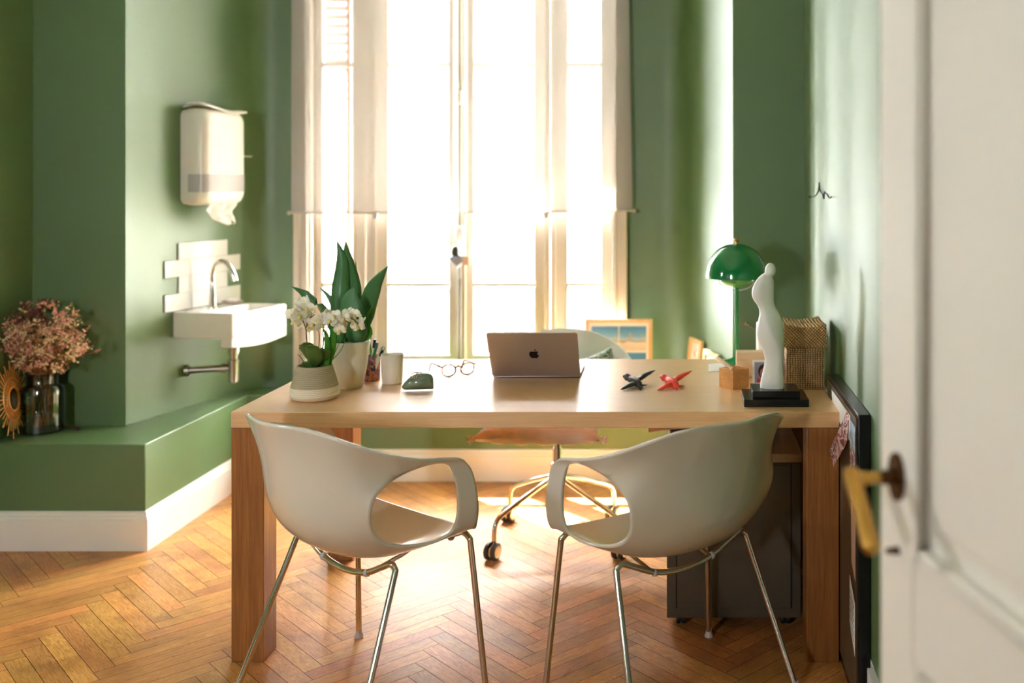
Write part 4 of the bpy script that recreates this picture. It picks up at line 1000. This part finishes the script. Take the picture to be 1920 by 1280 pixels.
tube(bm, [lc+Vector((-.0645*math.cos(R(a)), 0, zs-.012+.036*math.sin(R(a)))) for a in range(0, -181, -12)], .0014, 6); obj('rim_ring', bm, M['chrome'], lamp)
bm = nb(); lathe(bm, [(.004, -.004), (.004, .004), (.008, .007), (.010, .012), (.008, .018), (.001, .021)], lc+Vector((0, 0, ht)), 18, cap=False); obj('finial', bm, M['brass'], lamp)
# ------------------------------------------------------------------ statue
stt = thing('abstract_statue', 'white abstract standing figure on a stepped black base', 'statue', (.34, 3.07, TZ))
bm = nb(); box(bm, (1395-CX)*3.0/F, (1517-CX)*3.0/F, 3.0, 3.16, TZ, TZ+.0225); o = obj('lower_base', bm, M['black'], stt, bevel=.0012)
bm = nb(); box(bm, (1411-CX)*3.02/F, (1500-CX)*3.02/F, 3.02, 3.14, TZ+.0225, TZ+.044); obj('upper_base', bm, M['black'], stt, bevel=.0012)
out = [(728.5, 1425.5, 1470), (717, 1425.5, 1471), (696, 1430, 1469.5), (684, 1432.5, 1469), (672, 1434, 1469.5), (657, 1430, 1470), (637, 1420.5, 1470.5), (621, 1418, 1470), (601, 1421.5, 1467), (586, 1424, 1461), (574, 1421, 1453.7), (560, 1411.8, 1451.5), (545, 1410, 1451.3), (530, 1415, 1451.5), (520, 1422, 1449.5), (513, 1430, 1448)]
oc_ = catmull([(a, b, c) for a, b, c in out], 5); out = [tuple(p) for p in oc_]
Yst = 3.075; rs = []
for j, (py, xa, xb) in enumerate(out):
    a, b = P(xa, py, Yst), P(xb, py, Yst); c_ = (a+b)/2; hw = (b-a).length/2
    z = a.z
    tz = j/(len(out)-1)
    dep = hw*(.62+.1*math.sin(tz*6))
    cr = max(-.75, min(.9, 1.0-2.4*(tz-.28)/.45)) if tz > .28 else .9     # where the front crease sits across the width
    ring = []
    for k_ in range(40):
        an = 2*math.pi*k_/40; x, y = math.cos(an), math.sin(an)
        yy = y*dep
        if y < 0:
            peak = max(0, 1-abs(x-cr)*1.1); yy -= dep*.32*peak*(-y)**.5
        ring.append(Vector((c_.x+x*hw, Yst+yy, z)))
    rs.append(ring)
bm = nb(); rings(bm, rs); obj('body', bm, M['statue'], stt, angle=70)
bm = nb(); q = P(1444.8, 506, Yst); ball(bm, q, .0178, 20, .95, .9, 1.25); tube(bm, [P(1441, 518, Yst), P(1443, 508, Yst)], [.016, .013], 14); obj('head', bm, M['statue'], stt, angle=180)
# ------------------------------------------------------------------ woven basket
bk_ = thing('woven_basket', 'square woven palm basket with a lid at the right end of the desk', 'basket', (.34, 3.36, TZ))
def softbox(bm, x0, x1, y0, y1, z0, z1, bul=.006, n=10, sag=0, topn=None):
    rows = []; m_ = 9
    for j in range(m_+1):
        t = j/m_; z = z0+(z1-z0)*t; bb = bul*math.sin(math.pi*t); row = []
        pts = []
        for i in range(n): pts.append((x0+(x1-x0)*i/n, y0, 0, -1, math.sin(math.pi*i/n)))
        for i in range(n): pts.append((x1, y0+(y1-y0)*i/n, 1, 0, math.sin(math.pi*i/n)))
        for i in range(n): pts.append((x1-(x1-x0)*i/n, y1, 0, 1, math.sin(math.pi*i/n)))
        for i in range(n): pts.append((x0, y1-(y1-y0)*i/n, -1, 0, math.sin(math.pi*i/n)))
        for x, y, nx, ny, e in pts: row.append(Vector((x+nx*bb*e, y+ny*bb*e, z-(sag*e*t if ny else sag*.4*e*t))))
        rows.append(row)
    vr = rings(bm, rows, cap=False); face(bm, vr[0][::-1])
    c_ = bm.verts.new(((x0+x1)/2, (y0+y1)/2, z1-sag*1.3)); 
    for i in range(len(vr[-1])): face(bm, [vr[-1][i], vr[-1][(i+1) % len(vr[-1])], c_])
bxl, bxr, by0, by1 = wx(1474, 3.25), wx(1578, 3.25), 3.255, 3.44
bm = nb(); softbox(bm, bxl, bxr-.06, by0, by1, TZ, TZ+.185); 
bm.free(); bm = nb(); BX1 = .4505; softbox(bm, bxl+.002, BX1, by0, by1, TZ+.0005, TZ+.18); obj('body', bm, M['basket'], bk_, angle=60)
bm = nb(); softbox(bm, bxl-.007, BX1+.006, by0-.007, by1+.007, TZ+.140, TZ+.215, sag=.010); obj('lid', bm, M['basket_lid'], bk_, angle=60)
bm = nb()
for i in range(34):
    x = bxl-.007+(BX1+.013-bxl)*i/33; tube(bm, [(x, by0-.010, TZ+.1395), (x+.004, by0-.010, TZ+.1425)], .0018, 5)
obj('stitched_edge', bm, M['basket_lid'], bk_)
# ------------------------------------------------------------------ leaning canvas with postcards between desk and wall
cv = thing('leaning_noticeboard', 'black-framed board standing on edge between desk and right wall', 'noticeboard', (.472, 2.92, 0))
bm = nb(); box(bm, .456, .4885, 2.64, 3.21, .0, .80); obj('backing', bm, M['black'], cv, bevel=.002)
bm = nb(); box(bm, .4535, .4560, 2.66, 3.20, .03, .785); obj('panel', bm, mat('olive_brown_board', (88, 72, 48), .5), cv)
def sheet(name, label, cat, m, pts, th=.0006):
    bm = nb(); rings(bm, [[Vector(p)+Vector((-d, 0, 0)) for p in pts] for d in (0, th)]); o = obj(name, bm, m); return tag(o, label, cat)
XS = .4525
sheet('white_leaflet', 'blank whitish leaflet at the top of the board beside the desk', 'leaflet', M['paper'], [(XS, 3.10, .772), (XS, 2.75, .772), (XS, 2.76, .70), (XS, 3.08, .715)])
sheet('postcard', 'red and pink postcard curling forward past the desk corner', 'postcard', M['print_red'], [(XS-.001, 2.80, .772), (XS-.001, 2.76, .77), (XS-.004, 2.78, .69), (XS-.030, 2.86, .60), (XS-.034, 2.90, .64)])
sheet('postcard', 'pale blue postcard at the near end of the board', 'postcard', M['print_blue'], [(XS-.002, 2.74, .765), (XS-.002, 2.655, .765), (XS-.002, 2.655, .66), (XS-.002, 2.74, .67)])
sheet('flyer', 'long pink and white flyer below the pale blue postcard', 'flyer', M['print_red'], [(XS-.0035, 2.735, .70), (XS-.0035, 2.66, .69), (XS-.0035, 2.655, .52), (XS-.0035, 2.72, .55)])
sheet('flyer', 'pale pink flyer on the board behind the door handle', 'flyer', M['pink'], [(XS-.001, 2.73, .54), (XS-.001, 2.66, .52), (XS-.001, 2.66, .35), (XS-.001, 2.72, .38)])
nt_ = sheet('typed_note', 'small white typed note low on the board', 'note', M['paper'], [(XS-.002, 2.745, .335), (XS-.002, 2.66, .29), (XS-.002, 2.66, .15), (XS-.002, 2.745, .205)])
bm = nb()
for i in range(6):
    z = .30-i*.018; tube(bm, [(XS-.003, 2.735, z), (XS-.003, 2.675, z-.028)], .0008, 4)
obj('typed_lines', bm, M['rubber'], nt_)
# ------------------------------------------------------------------ frames on the ledge
def frame(label, c, w_, h_, rotz, lean, pic, group=None):
    t = thing('picture_frame', label, 'picture frame', c, rotz, 'wooden picture frames on the ledge'); ml_ = Matrix.Rotation(lean, 4, 'X')
    fw, d = .018, .016
    for nme, a in (('frame_side', (-w_/2, -w_/2+fw, 0, h_)), ('frame_side', (w_/2-fw, w_/2, 0, h_)), ('frame_bar', (-w_/2+fw, w_/2-fw, 0, fw)), ('frame_bar', (-w_/2+fw, w_/2-fw, h_-fw, h_))):
        bm = nb(); box(bm, a[0], a[1], -d/2, d/2, a[2], a[3], ml_); obj(nme, bm, M['frame_wood'], t, world=False, bevel=.001)
    bm = nb(); box(bm, -w_/2+fw, w_/2-fw, .001, .004, fw, h_-fw, ml_); obj('mat_board', bm, M['paper'], t, world=False)
    for (x0, x1, z0, z1) in pic:
        bm = nb(); box(bm, x0, x1, -.0005, .001, z0, z1, ml_); obj('photo', bm, M['photo'], t, world=False)
    return t
c = P(1160, 600, 4.80); hb = c.z-ZL
fr1 = frame('large pale wooden frame of beach photos on the ledge right of the window', (c.x, 4.79, ZL+.001), .326, hb+.004, 0, R(-4), [(-.132, -.003, .20, hb-.032), (.003, .132, .20, hb-.032), (-.132, -.003, .035, .19), (.003, .132, .035, .19)])
# tall white silhouette in the right-hand photo
bm = nb(); lathe(bm, [(.004, 0), (.006, .01), (.005, .02), (.007, .03), (.003, .038), (.001, .045)], (0, 0, 0), 8, mtx=Matrix.Diagonal((1, .15, 1)))
for v_ in bm.verts: v_.co = Matrix.Rotation(R(-4), 4, 'X') @ (v_.co+Vector((.055, -.0015, .245)))
obj('printed_figure', bm, mat('printed_pale_figure', (190, 176, 168), .4), fr1, world=False)
def wall_r(s, t, z):   # right splayed wall
    q = Vector((.193, 4.144))+Vector((-.2425, .9701))*s+Vector((-.9701, -.2425))*t; return (q.x, q.y, z)
for i, (lab, s0, wd, hgt) in enumerate((('small pale wooden frame with a sketch, on the ledge beside the large frame', .50, .155, .285), ('small pale wooden frame nearest the lamp, on the ledge', .22, .17, .27))):
    p_ = wall_r(s0, .055, ZL+.001)
    t = frame(lab, p_, wd, hgt, R(-76+6), R(-6), [])
    bm = nb()
    rr_ = random.Random(i)
    pts = [Vector((rr_.uniform(-.02, .02), -.0005, hgt-.045-k_*.006)) for k_ in range(7)]
    tube(bm, catmull(pts, 4), .0015, 5)
    for v_ in bm.verts: v_.co = Matrix.Rotation(R(-6), 4, 'X') @ v_.co
    obj('drawn_sketch', bm, mat('grey_ink', (110, 106, 112), .7), t, world=False)
# small pale bar on the dark wall behind the lamp
bm = nb(); tube(bm, [P(1386, 601, 4.13), P(1394, 606, 4.13), P(1420, 618, 4.125)], .004, 8); ball(bm, P(1399, 607, 4.125), .008, 8); ball(bm, P(1403, 609, 4.125), .007, 8)
o = obj('wall_hook_bar', bm, M['chrome']); tag(o, 'small pale metal bar on the dark green wall behind the lamp', 'hook')
# wire skyline on the right wall
bm = nb(); pts = []
for a, b in ((225,400),(236,404),(250,403),(272,395),(290,380),(305,358),(318,335),(323,300),(325,250),(330,300),(333,322),(345,355),(356,364),(365,372),(368,400),(370,420),(378,420),(380,390),(383,345),(392,358),(400,370),(410,370),(422,395),(435,415),(447,410),(458,402)):
    px, py = 1480+a*.1719, 300+b*.1719; Y = .487*F/(px-CX); pts.append(P(px, py, Y))
tube(bm, pts, .0022, 6)
ball(bm, pts[0], .005, 8)
o = obj('wire_skyline', bm, M['blackwire']); tag(o, 'thin black wire skyline fixed to the right wall', 'wall decoration')
# ------------------------------------------------------------------ SINK CORNER
sk = thing('wall_basin', 'white ceramic wall-hung washbasin on the left wall', 'sink', tuple(Wl(.45, .15, .70)))
s0, s1, dp, zt_, zb_ = .264, .637, .305, .845, .698
def wbox(bm, sa, sb, ta, tb, za, zb):
    m4 = Matrix(((D.x, NN.x, 0, A.x), (D.y, NN.y, 0, A.y), (0, 0, 1, 0), (0, 0, 0, 1))); box(bm, sa, sb, ta, tb, za, zb, m4)
bm = nb()
# plan outlines from the underside up, then into the bowl
def plan(sa, sb, ta, tb, z, bow=0, n=8):
    out = []
    for i in range(n+1): u = i/n; out.append(Wl(sa+(sb-sa)*u, tb+bow*math.sin(math.pi*u), z))
    for i in range(1, n): u = i/n; out.append(Wl(sb, tb+(ta-tb)*u, z))
    for i in range(n+1): u = i/n; out.append(Wl(sb+(sa-sb)*u, ta, z))
    for i in range(1, n): u = i/n; out.append(Wl(sa, ta+(tb-ta)*u, z))
    return out
rs = [plan(s0+.004, s1-.004, .001, dp-.004, zb_+.032, .012), plan(s0, s1, .001, dp, zb_+.036, .012), plan(s0, s1, .001, dp, zt_-.005, .014), plan(s0+.004, s1-.004, .001, dp-.004, zt_, .014),
      plan(s0+.022, s1-.022, .125, dp-.020, zt_, .014), plan(s0+.028, s1-.028, .130, dp-.028, zt_-.01, .012), plan(s0+.06, s1-.06, .15, dp-.06, zt_-.075, .008), plan(s0+.09, s1-.09, .17, dp-.09, zt_-.085, .004)]
rings(bm, rs); basin = obj('basin', bm, M['ceramic'], sk, bevel=.003)
bm = nb(); n = 20; a_, b_ = [], []
for i in range(n+1):
    u = i/n; s = s0+(s1-s0)*u; dz = -.004*math.sin(math.pi*u)-(.0 if u > .0 else 0)
    zz = zb_+(.02 if u > .93 else 0)*0-.022*math.sin(math.pi*min(u*1.15, 1))*0
    a_.append((s, zb_+.0-.012*math.sin(math.pi*u)))
rows = []
for t_ in (dp-.058, dp-.0005): rows.append((t_,))
front = []
m_rows = []
for ti, bow in ((dp-.058, 0), (dp-.001, .012)):
    top = [Wl(s, ti+bow*math.sin(math.pi*(s-s0)/(s1-s0)), zb_+.045) for s, z in a_]; bot = [Wl(s, ti+bow*math.sin(math.pi*(s-s0)/(s1-s0)), z) for s, z in a_]
    m_rows.append(top+bot[::-1])
rings(bm, m_rows); obj('apron', bm, M['ceramic'], sk, bevel=.002)
# tap
tp = thing('basin_tap', 'chrome swan-neck tap on the washbasin', 'tap', tuple(Wl(.42, .078, zt_)))
bm = nb(); b0 = Wl(.42, .078, zt_); lathe(bm, [(.022, 0), (.022, .004), (.017, .008), (.0155, .05), (.012, .10), (.0105, .12)], b0, 20)
arcp = [Wl(.42, .078, zt_+.11), Wl(.42, .078, zt_+.15), Wl(.421, .088, zt_+.19), Wl(.422, .115, zt_+.212), Wl(.424, .150, zt_+.205), Wl(.426, .175, zt_+.17), Wl(.428, .190, zt_+.125)]
tube(bm, catmull(arcp, 6), [.0105, .0105, .011, .012, .013], 14); obj('spout', bm, M['chrome'], tp)
bm = nb(); ball(bm, Wl(.43, .198, zt_+.135), .004, 8); lathe(bm, [(.009, 0), (.009, .008)], Wl(.375, .07, zt_), 12); obj('lever', bm, M['chrome'], tp)
# drain
tr = thing('basin_trap', 'chrome bottle trap and waste pipe under the washbasin', 'pipe', tuple(Wl(.43, .18, .51)))
bm = nb(); b0 = Wl(.43, .18, 0); lathe(bm, [(.020, .51), (.0245, .515), (.0245, .60), (.027, .602), (.027, .612), (.018, .615), (.018, .635), (.0235, .637), (.0235, .665), (.018, .668), (.018, .735)], b0, 24); obj('bottle', bm, M['chrome'], tr)
bm = nb(); p1, p2 = Wl(.43, .18, .575), Wl(.335, .004, .573); tube(bm, [p1, p2], .0155, 16)
d_ = (p2-p1).normalized(); tube(bm, [p1+d_*.028, p1+d_*.05], .020, 16); tube(bm, [p2-d_*.016, p2], .026, 18); obj('waste_pipe', bm, M['brushed'], tr)
# tiles
tiles = [(.293, .606, .853, 1.146)]
def tile(s_a, s_b, za, zb_t, lab):
    bm = nb(); wbox(bm, s_a+.0006, s_b-.0006, .0005, .008, za+.0006, zb_t-.0006); return bm
tl = thing('tiled_splashback', 'stepped splashback of white tiles above the washbasin', 'splashback', tuple(Wl(.45, .004, .853)))
zr = [.848, .9225, .997, 1.0715, 1.146]
for r_ in range(4):
    lo_, hi_ = (.293, .606)
    cuts = [.293, .4495, .606] if r_ in (1, 3) else [.211, .371, .527, .695]
    for sa, sb in zip(cuts, cuts[1:]):
        obj('tile', tile(sa, sb, zr[r_], zr[r_+1], ''), M['tile'], tl, bevel=.0006)
# soap dish + soap
q = Wl(.555, .075, zt_+.001)
bm = nb(); lathe(bm, [(.001, .004), (.03, .004), (.046, .012), (.048, .014), (.044, .016), (.028, .009), (.001, .008)], q, 28, cap=False, mtx=Matrix.Diagonal((1, .8, 1))); o = obj('soap_dish', bm, mat('mauve_glazed_dish', (176, 156, 150), .25)); tag(o, 'mauve oval soap dish on the washbasin rim', 'dish')
bm = nb(); ball(bm, q+Vector((0, 0, .020)), .026, 16, 1, .7, .42); o = obj('soap_bar', bm, M['ceramic']); tag(o, 'white bar of soap in the mauve dish', 'soap')
# paper dispenser
dsp = thing('paper_towel_dispenser', 'white plastic paper towel dispenser high on the left wall', 'dispenser', tuple(Wl(.45, .05, 1.32)))
sa, sb, za, zb2 = .310, .590, 1.318, 1.742
def rrings(bm, specs):
    rs = []
    for (ia, t_, r_) in specs:
        w_, h_ = (sb-sa)-2*ia, (zb2-za)-2*ia
        rs.append([Wl((sa+sb)/2+x, t_, (za+zb2)/2+z) for x, z in rrect(w_, h_, r_, 6)])
    rings(bm, rs)
bm = nb(); rrings(bm, [(0, .001, .03), (0, .022, .03)]); obj('back_plate', bm, M['plastic_white'], dsp)
bm = nb(); rrings(bm, [(-.004, .024, .035), (-.006, .05, .04), (-.004, .085, .042), (.004, .108, .042), (.016, .122, .035), (.03, .127, .03)]); obj('cover', bm, M['plastic_white'], dsp, angle=60)
bm = nb(); rs = []
for z in (za+.055, za+.135):
    rs.append([Wl(s, t_, z) for s, t_ in ((sa-.0065, .045), (sa-.0065, .075), (sa-.002, .104), (sa+.008, .119), (sa+.028, .1285), (sb-.028, .1285), (sb-.008, .119), (sb+.002, .104), (sb+.0065, .075))])
rings(bm, rs, closed=False, cap=False); o = obj('level_window', bm, M['smoke_plastic'], dsp, angle=60); o['label'] = 'grey translucent level window'
bm = nb(); rs = []
for k_, (z, s_a, s_b, t_) in enumerate(((za+.012, sa+.05, sa+.22, .105), (za-.005, sa+.045, sa+.225, .105), (za-.035, sa+.035, sa+.215, .095), (za-.062, sa+.06, sa+.215, .115), (za-.088, sa+.17, sa+.222, .11))):
    rs.append([Wl(s_a+(s_b-s_a)*i/8, t_+.012*math.sin(i*1.7+k_), z+.010*math.sin(i*.9+k_)*(k_ > 1)) for i in range(9)])
rings(bm, rs, closed=False, cap=False); o = obj('paper_towel', bm, M['paper'], solid=.001, angle=25); tag(o, 'crumpled white paper towel hanging out of the dispenser', 'paper towel')
bm = nb(); rs = []
for k_, (t_, z) in enumerate(((.015, .010), (.05, .022), (.09, .020), (.13, .008))): rs.append([Wl(sa-.002+(sb-sa)*i/10, t_, zb2+z+.010*math.sin(i*.5+k_*.5)-.0007*i) for i in range(11)])
rings(bm, rs, closed=False, cap=False); o = obj('folded_towels', bm, M['paper'], solid=.008, angle=40); tag(o, 'folded white paper towels lying on top of the dispenser', 'paper towels')
bm = nb(); p_ = P(459, 293, 4.80); tube(bm, [p_+Vector((.02, .03, 0)), p_+Vector((-.012, -.02, 0))], .0035, 8); o = obj('wall_peg', bm, M['plastic_white']); tag(o, 'tiny white peg on the wall right of the dispenser', 'peg')
# ------------------------------------------------------------------ LEFT LEDGE: vase, dried flowers, rattan mirror
vc = Vector((-2.618, 4.048, ZL))
vs_ = thing('glass_jar_vase', 'smoked glass jar vase on the ledge at the far left', 'vase', vc)
bm = nb(); lathe(bm, [(.001, .001), (.074, .001), (.080, .006), (.081, .02), (.081, .165), (.076, .183), (.058, .192), (.056, .196), (.056, .232), (.060, .236), (.060, .240), (.054, .240), (.053, .196), (.072, .180), (.077, .160), (.077, .016), (.001, .012)], vc, 40, cap=False); obj('glass', bm, M['smoke_glass'], vs_)
bq = thing('dried_flower_bouquet', 'bouquet of dusty pink and cream dried flowers in the glass jar', 'flowers', vc+Vector((0, 0, .03)))
rn = random.Random(11)
stems = nb(); heads = [nb(), nb(), nb()]
def tuft(p, bmx, s):
    for _ in range(5):
        d = Vector((rn.uniform(-1, 1), rn.uniform(-1, 1), rn.uniform(-.6, 1))).normalized(); q = p+d*s*rn.uniform(.3, 1)
        r_ = s*rn.uniform(.22, .42)
        t1 = Vector((rn.uniform(-1, 1), rn.uniform(-1, 1), rn.uniform(-1, 1))).normalized(); t2 = t1.cross(d).normalized()
        v0 = [bmx.verts.new(q+x) for x in (t1*r_, t2*r_*.7, -t1*r_, -t2*r_*.7)]; face(bmx, v0)
        v1 = [bmx.verts.new(q+x) for x in (d*r_, t2*r_*.6, -d*r_, -t2*r_*.6)]; face(bmx, v1)
ctr = vc+Vector((0, -.02, .42))
ntips = 0
while ntips < 230:
    # tips fill a squat dome, pixel span about x 5..165, y 565..700
    px, py = rn.uniform(2, 168), rn.uniform(566, 692)
    ex, ey = (px-84)/84, (py-640)/74
    if ex*ex+ey*ey > 1: continue
    if py > 660 and abs(px-84) > 40+(692-py)*1.3: continue
    Y = 4.03+rn.uniform(-.12, .06); tip = P(px, py, Y)
    if tip.x < -2.705: tip.x = -2.70
    neck = vc+Vector((rn.uniform(-.035, .035), rn.uniform(-.035, .035), .235))
    mid = neck.lerp(tip, .5)+Vector((rn.uniform(-.012, .012), rn.uniform(-.02, .02), -.01))
    if rn.random() < .55: tube(stems, catmull([neck, mid, tip], 4), [.0014, .001, .0006], 4)
    k_ = 2 if (py < 605 and px < 90 and rn.random() < .8) else (1 if rn.random() < .55 else 0)
    tuft(tip, heads[k_], rn.uniform(.016, .026)); 
    for _ in range(2): tuft(tip+Vector((rn.uniform(-.018, .018), rn.uniform(-.018, .018), rn.uniform(-.018, .018))), heads[k_], .012)
    ntips += 1
for _ in range(26):
    a = rn.uniform(0, 6.28); tube(stems, [vc+Vector((.04*math.cos(a), .04*math.sin(a), .03)), vc+Vector((.03*math.cos(a+1), .03*math.sin(a+1), .236))], .0013, 4)
for pxs in ([(118, 678), (150, 668), (178, 660), (188, 655)], [(118, 690), (135, 675), (160, 655)], [(120, 650), (150, 630), (168, 612)]):
    pts = catmull([P(a, b, 4.0) for a, b in pxs], 5); tube(stems, pts, .0013, 4)
    for p_ in pts[-6:]: tuft(p_, heads[0], .008)
obj('stems', stems, M['drystem'], bq, angle=80)
for h_, m_, lb in zip(heads, ('dry1', 'dry2', 'dry3'), ('dusty pink', 'cream', 'wine red')):
    o = obj('flower_heads', h_, M[m_], bq, angle=180); o['kind'] = 'stuff'; o['label'] = lb+' dried flower heads'
# rattan sunburst mirror leaning on the left wall
mcx = P(24, 748, 3.925); ax_w = Vector((-.22, .975, 0)).normalized(); ax_n = Vector((ax_w.y, -ax_w.x, 0))
ax_u = (Vector((0, 0, 1))-ax_n*.12).normalized()
rm = thing('rattan_sunburst_mirror', 'small round mirror with orange rattan rays leaning at the far left', 'mirror', (mcx.x, mcx.y, ZL))
mp = lambda a, r, d=0: mcx+ax_w*r*math.cos(a)+ax_u*r*math.sin(a)+ax_n*d
bm = nb(); rings(bm, [[mp(2*math.pi*i/32, .044, d) for i in range(32)] for d in (-.003, .004)]); o = obj('mirror_glass', bm, M['mirror'], rm)
bm = nb(); tube(bm, [mp(2*math.pi*i/36, .046, .004) for i in range(36)], .004, 8, loop=True); tube(bm, [mp(2*math.pi*i/36, .083, .002) for i in range(36)], .0022, 6, loop=True); obj('ring', bm, M['rattan'], rm)
for i in range(38):
    a = 2*math.pi*i/38; r1 = .148 if i % 2 else .120; r1 *= 1+.05*math.sin(i*7.3)
    if mp(a, r1).z < ZL+.004: r1 = min(r1, (mcx.z-ZL-.004)/max(.01, abs(math.sin(a))))
    bm = nb(); tube(bm, [mp(a, .046), mp(a, r1)], .0018, 6); obj('ray', bm, M['rattan'], rm)
# little dark twig on the ledge
bm = nb(); tube(bm, catmull([P(122, 797, 4.11), P(130, 800, 4.08), P(140, 801, 4.07), P(149, 802, 4.06)], 5), .003, 6); tube(bm, [P(136, 800, 4.075), P(145, 806, 4.03)], .003, 6)
for v_ in bm.verts: v_.co.z = max(v_.co.z, ZL+.0005)
for p_ in ((124, 797), (141, 803), (148, 804)): ball(bm, P(*p_, 4.06)+Vector((0, 0, .002)), .006, 8)
o = obj('fallen_twig', bm, M['stem']); tag(o, 'small dark dried twig lying beside the glass jar', 'twig')
# ------------------------------------------------------------------ DOOR (ajar, close to the camera on the right)
dr = bpy.data.objects.new('door_1', None); C.objects.link(dr)
H0 = Vector((.30, 1.41)); dd_ = Vector((-.248, .9688)); nd = Vector((-.9688, -.248))   # along the leaf towards its free edge; outward normal to the camera side
dr.location = (H0.x, H0.y, 0); dr['base'] = (H0.x, H0.y, 0); dr['kind'] = 'structure'; dr['label'] = 'white panelled door standing ajar on the right'
def dbox(bm, t0, t1, n0, n1, z0, z1):
    m4 = Matrix(((dd_.x, nd.x, 0, H0.x), (dd_.y, nd.y, 0, H0.y), (0, 0, 1, 0), (0, 0, 0, 1))); box(bm, t0, t1, n0, n1, z0, z1, m4)
E = .059; HN = -.74
st = .103   # stile width
bm = nb()
dbox(bm, E-st, E, -.04, 0, .01, 2.3); dbox(bm, HN, HN+st, -.04, 0, .01, 2.3)
for z0, z1 in ((.01, .2), (.755, .900), (2.17, 2.3)): dbox(bm, HN+st, E-st, -.04, 0, z0, z1)
obj('door_frame', bm, M['doorpaint'], dr, bevel=.003)
for z0, z1 in ((.2, .755), (.900, 2.17)):
    bm = nb(); dbox(bm, HN+st, E-st, -.032, -.014, z0, z1); dbox(bm, HN+st+.05, E-st-.05, -.032, -.008, z0+.05, z1-.05)
    p_ = obj('door_panel', bm, M['doorpaint'], dr, bevel=.006)
    bm = nb(); t0, t1 = HN+st, E-st
    for (a, b, c_, d_) in ((t0, t0+.02, z0, z1), (t1-.02, t1, z0, z1), (t0+.02, t1-.02, z0, z0+.02), (t0+.02, t1-.02, z1-.02, z1)): dbox(bm, a, b, -.016, .004, c_, d_)
    obj('panel_moulding', bm, M['doorpaint'], dr, bevel=.005)
def dp_(t, n, z): q = H0+dd_*t+nd*n; return Vector((q.x, q.y, z))
bm = nb(); rings(bm, [[dp_(.0+.022*math.cos(a), n_, 1.0+.034*math.sin(a)) for a in [2*math.pi*i/20 for i in range(20)]] for n_ in (0, .006)]); hd = obj('door_handle', bm, M['brass_dark'], dr)
bm = nb(); tube(bm, [dp_(0, .004, 1.0), dp_(0, .03, 1.0)], [.012, .009], 12); obj('neck', bm, M['brass_dark'], hd)
bm = nb(); tube(bm, [dp_(0, .028, 1.0), dp_(0, .066, 1.002)], [.008, .010], 14)
l0 = dp_(.002, .070, 1.006); l1 = P(1633, 1022, 1.30)
tube(bm, catmull([l0, l0.lerp(l1, .5)+Vector((0, 0, .002)), l1], 6), [.0125, .012, .0115, .012], 14); ball(bm, l0, .0125, 12); ball(bm, l1, .012, 12)
obj('lever', bm, M['brass'], hd)
bm = nb(); tube(bm, [dp_(0, 0, .895), dp_(0, .018, .896)], [.006, .004], 10); obj('key_bolt', bm, M['brass_dark'], hd)
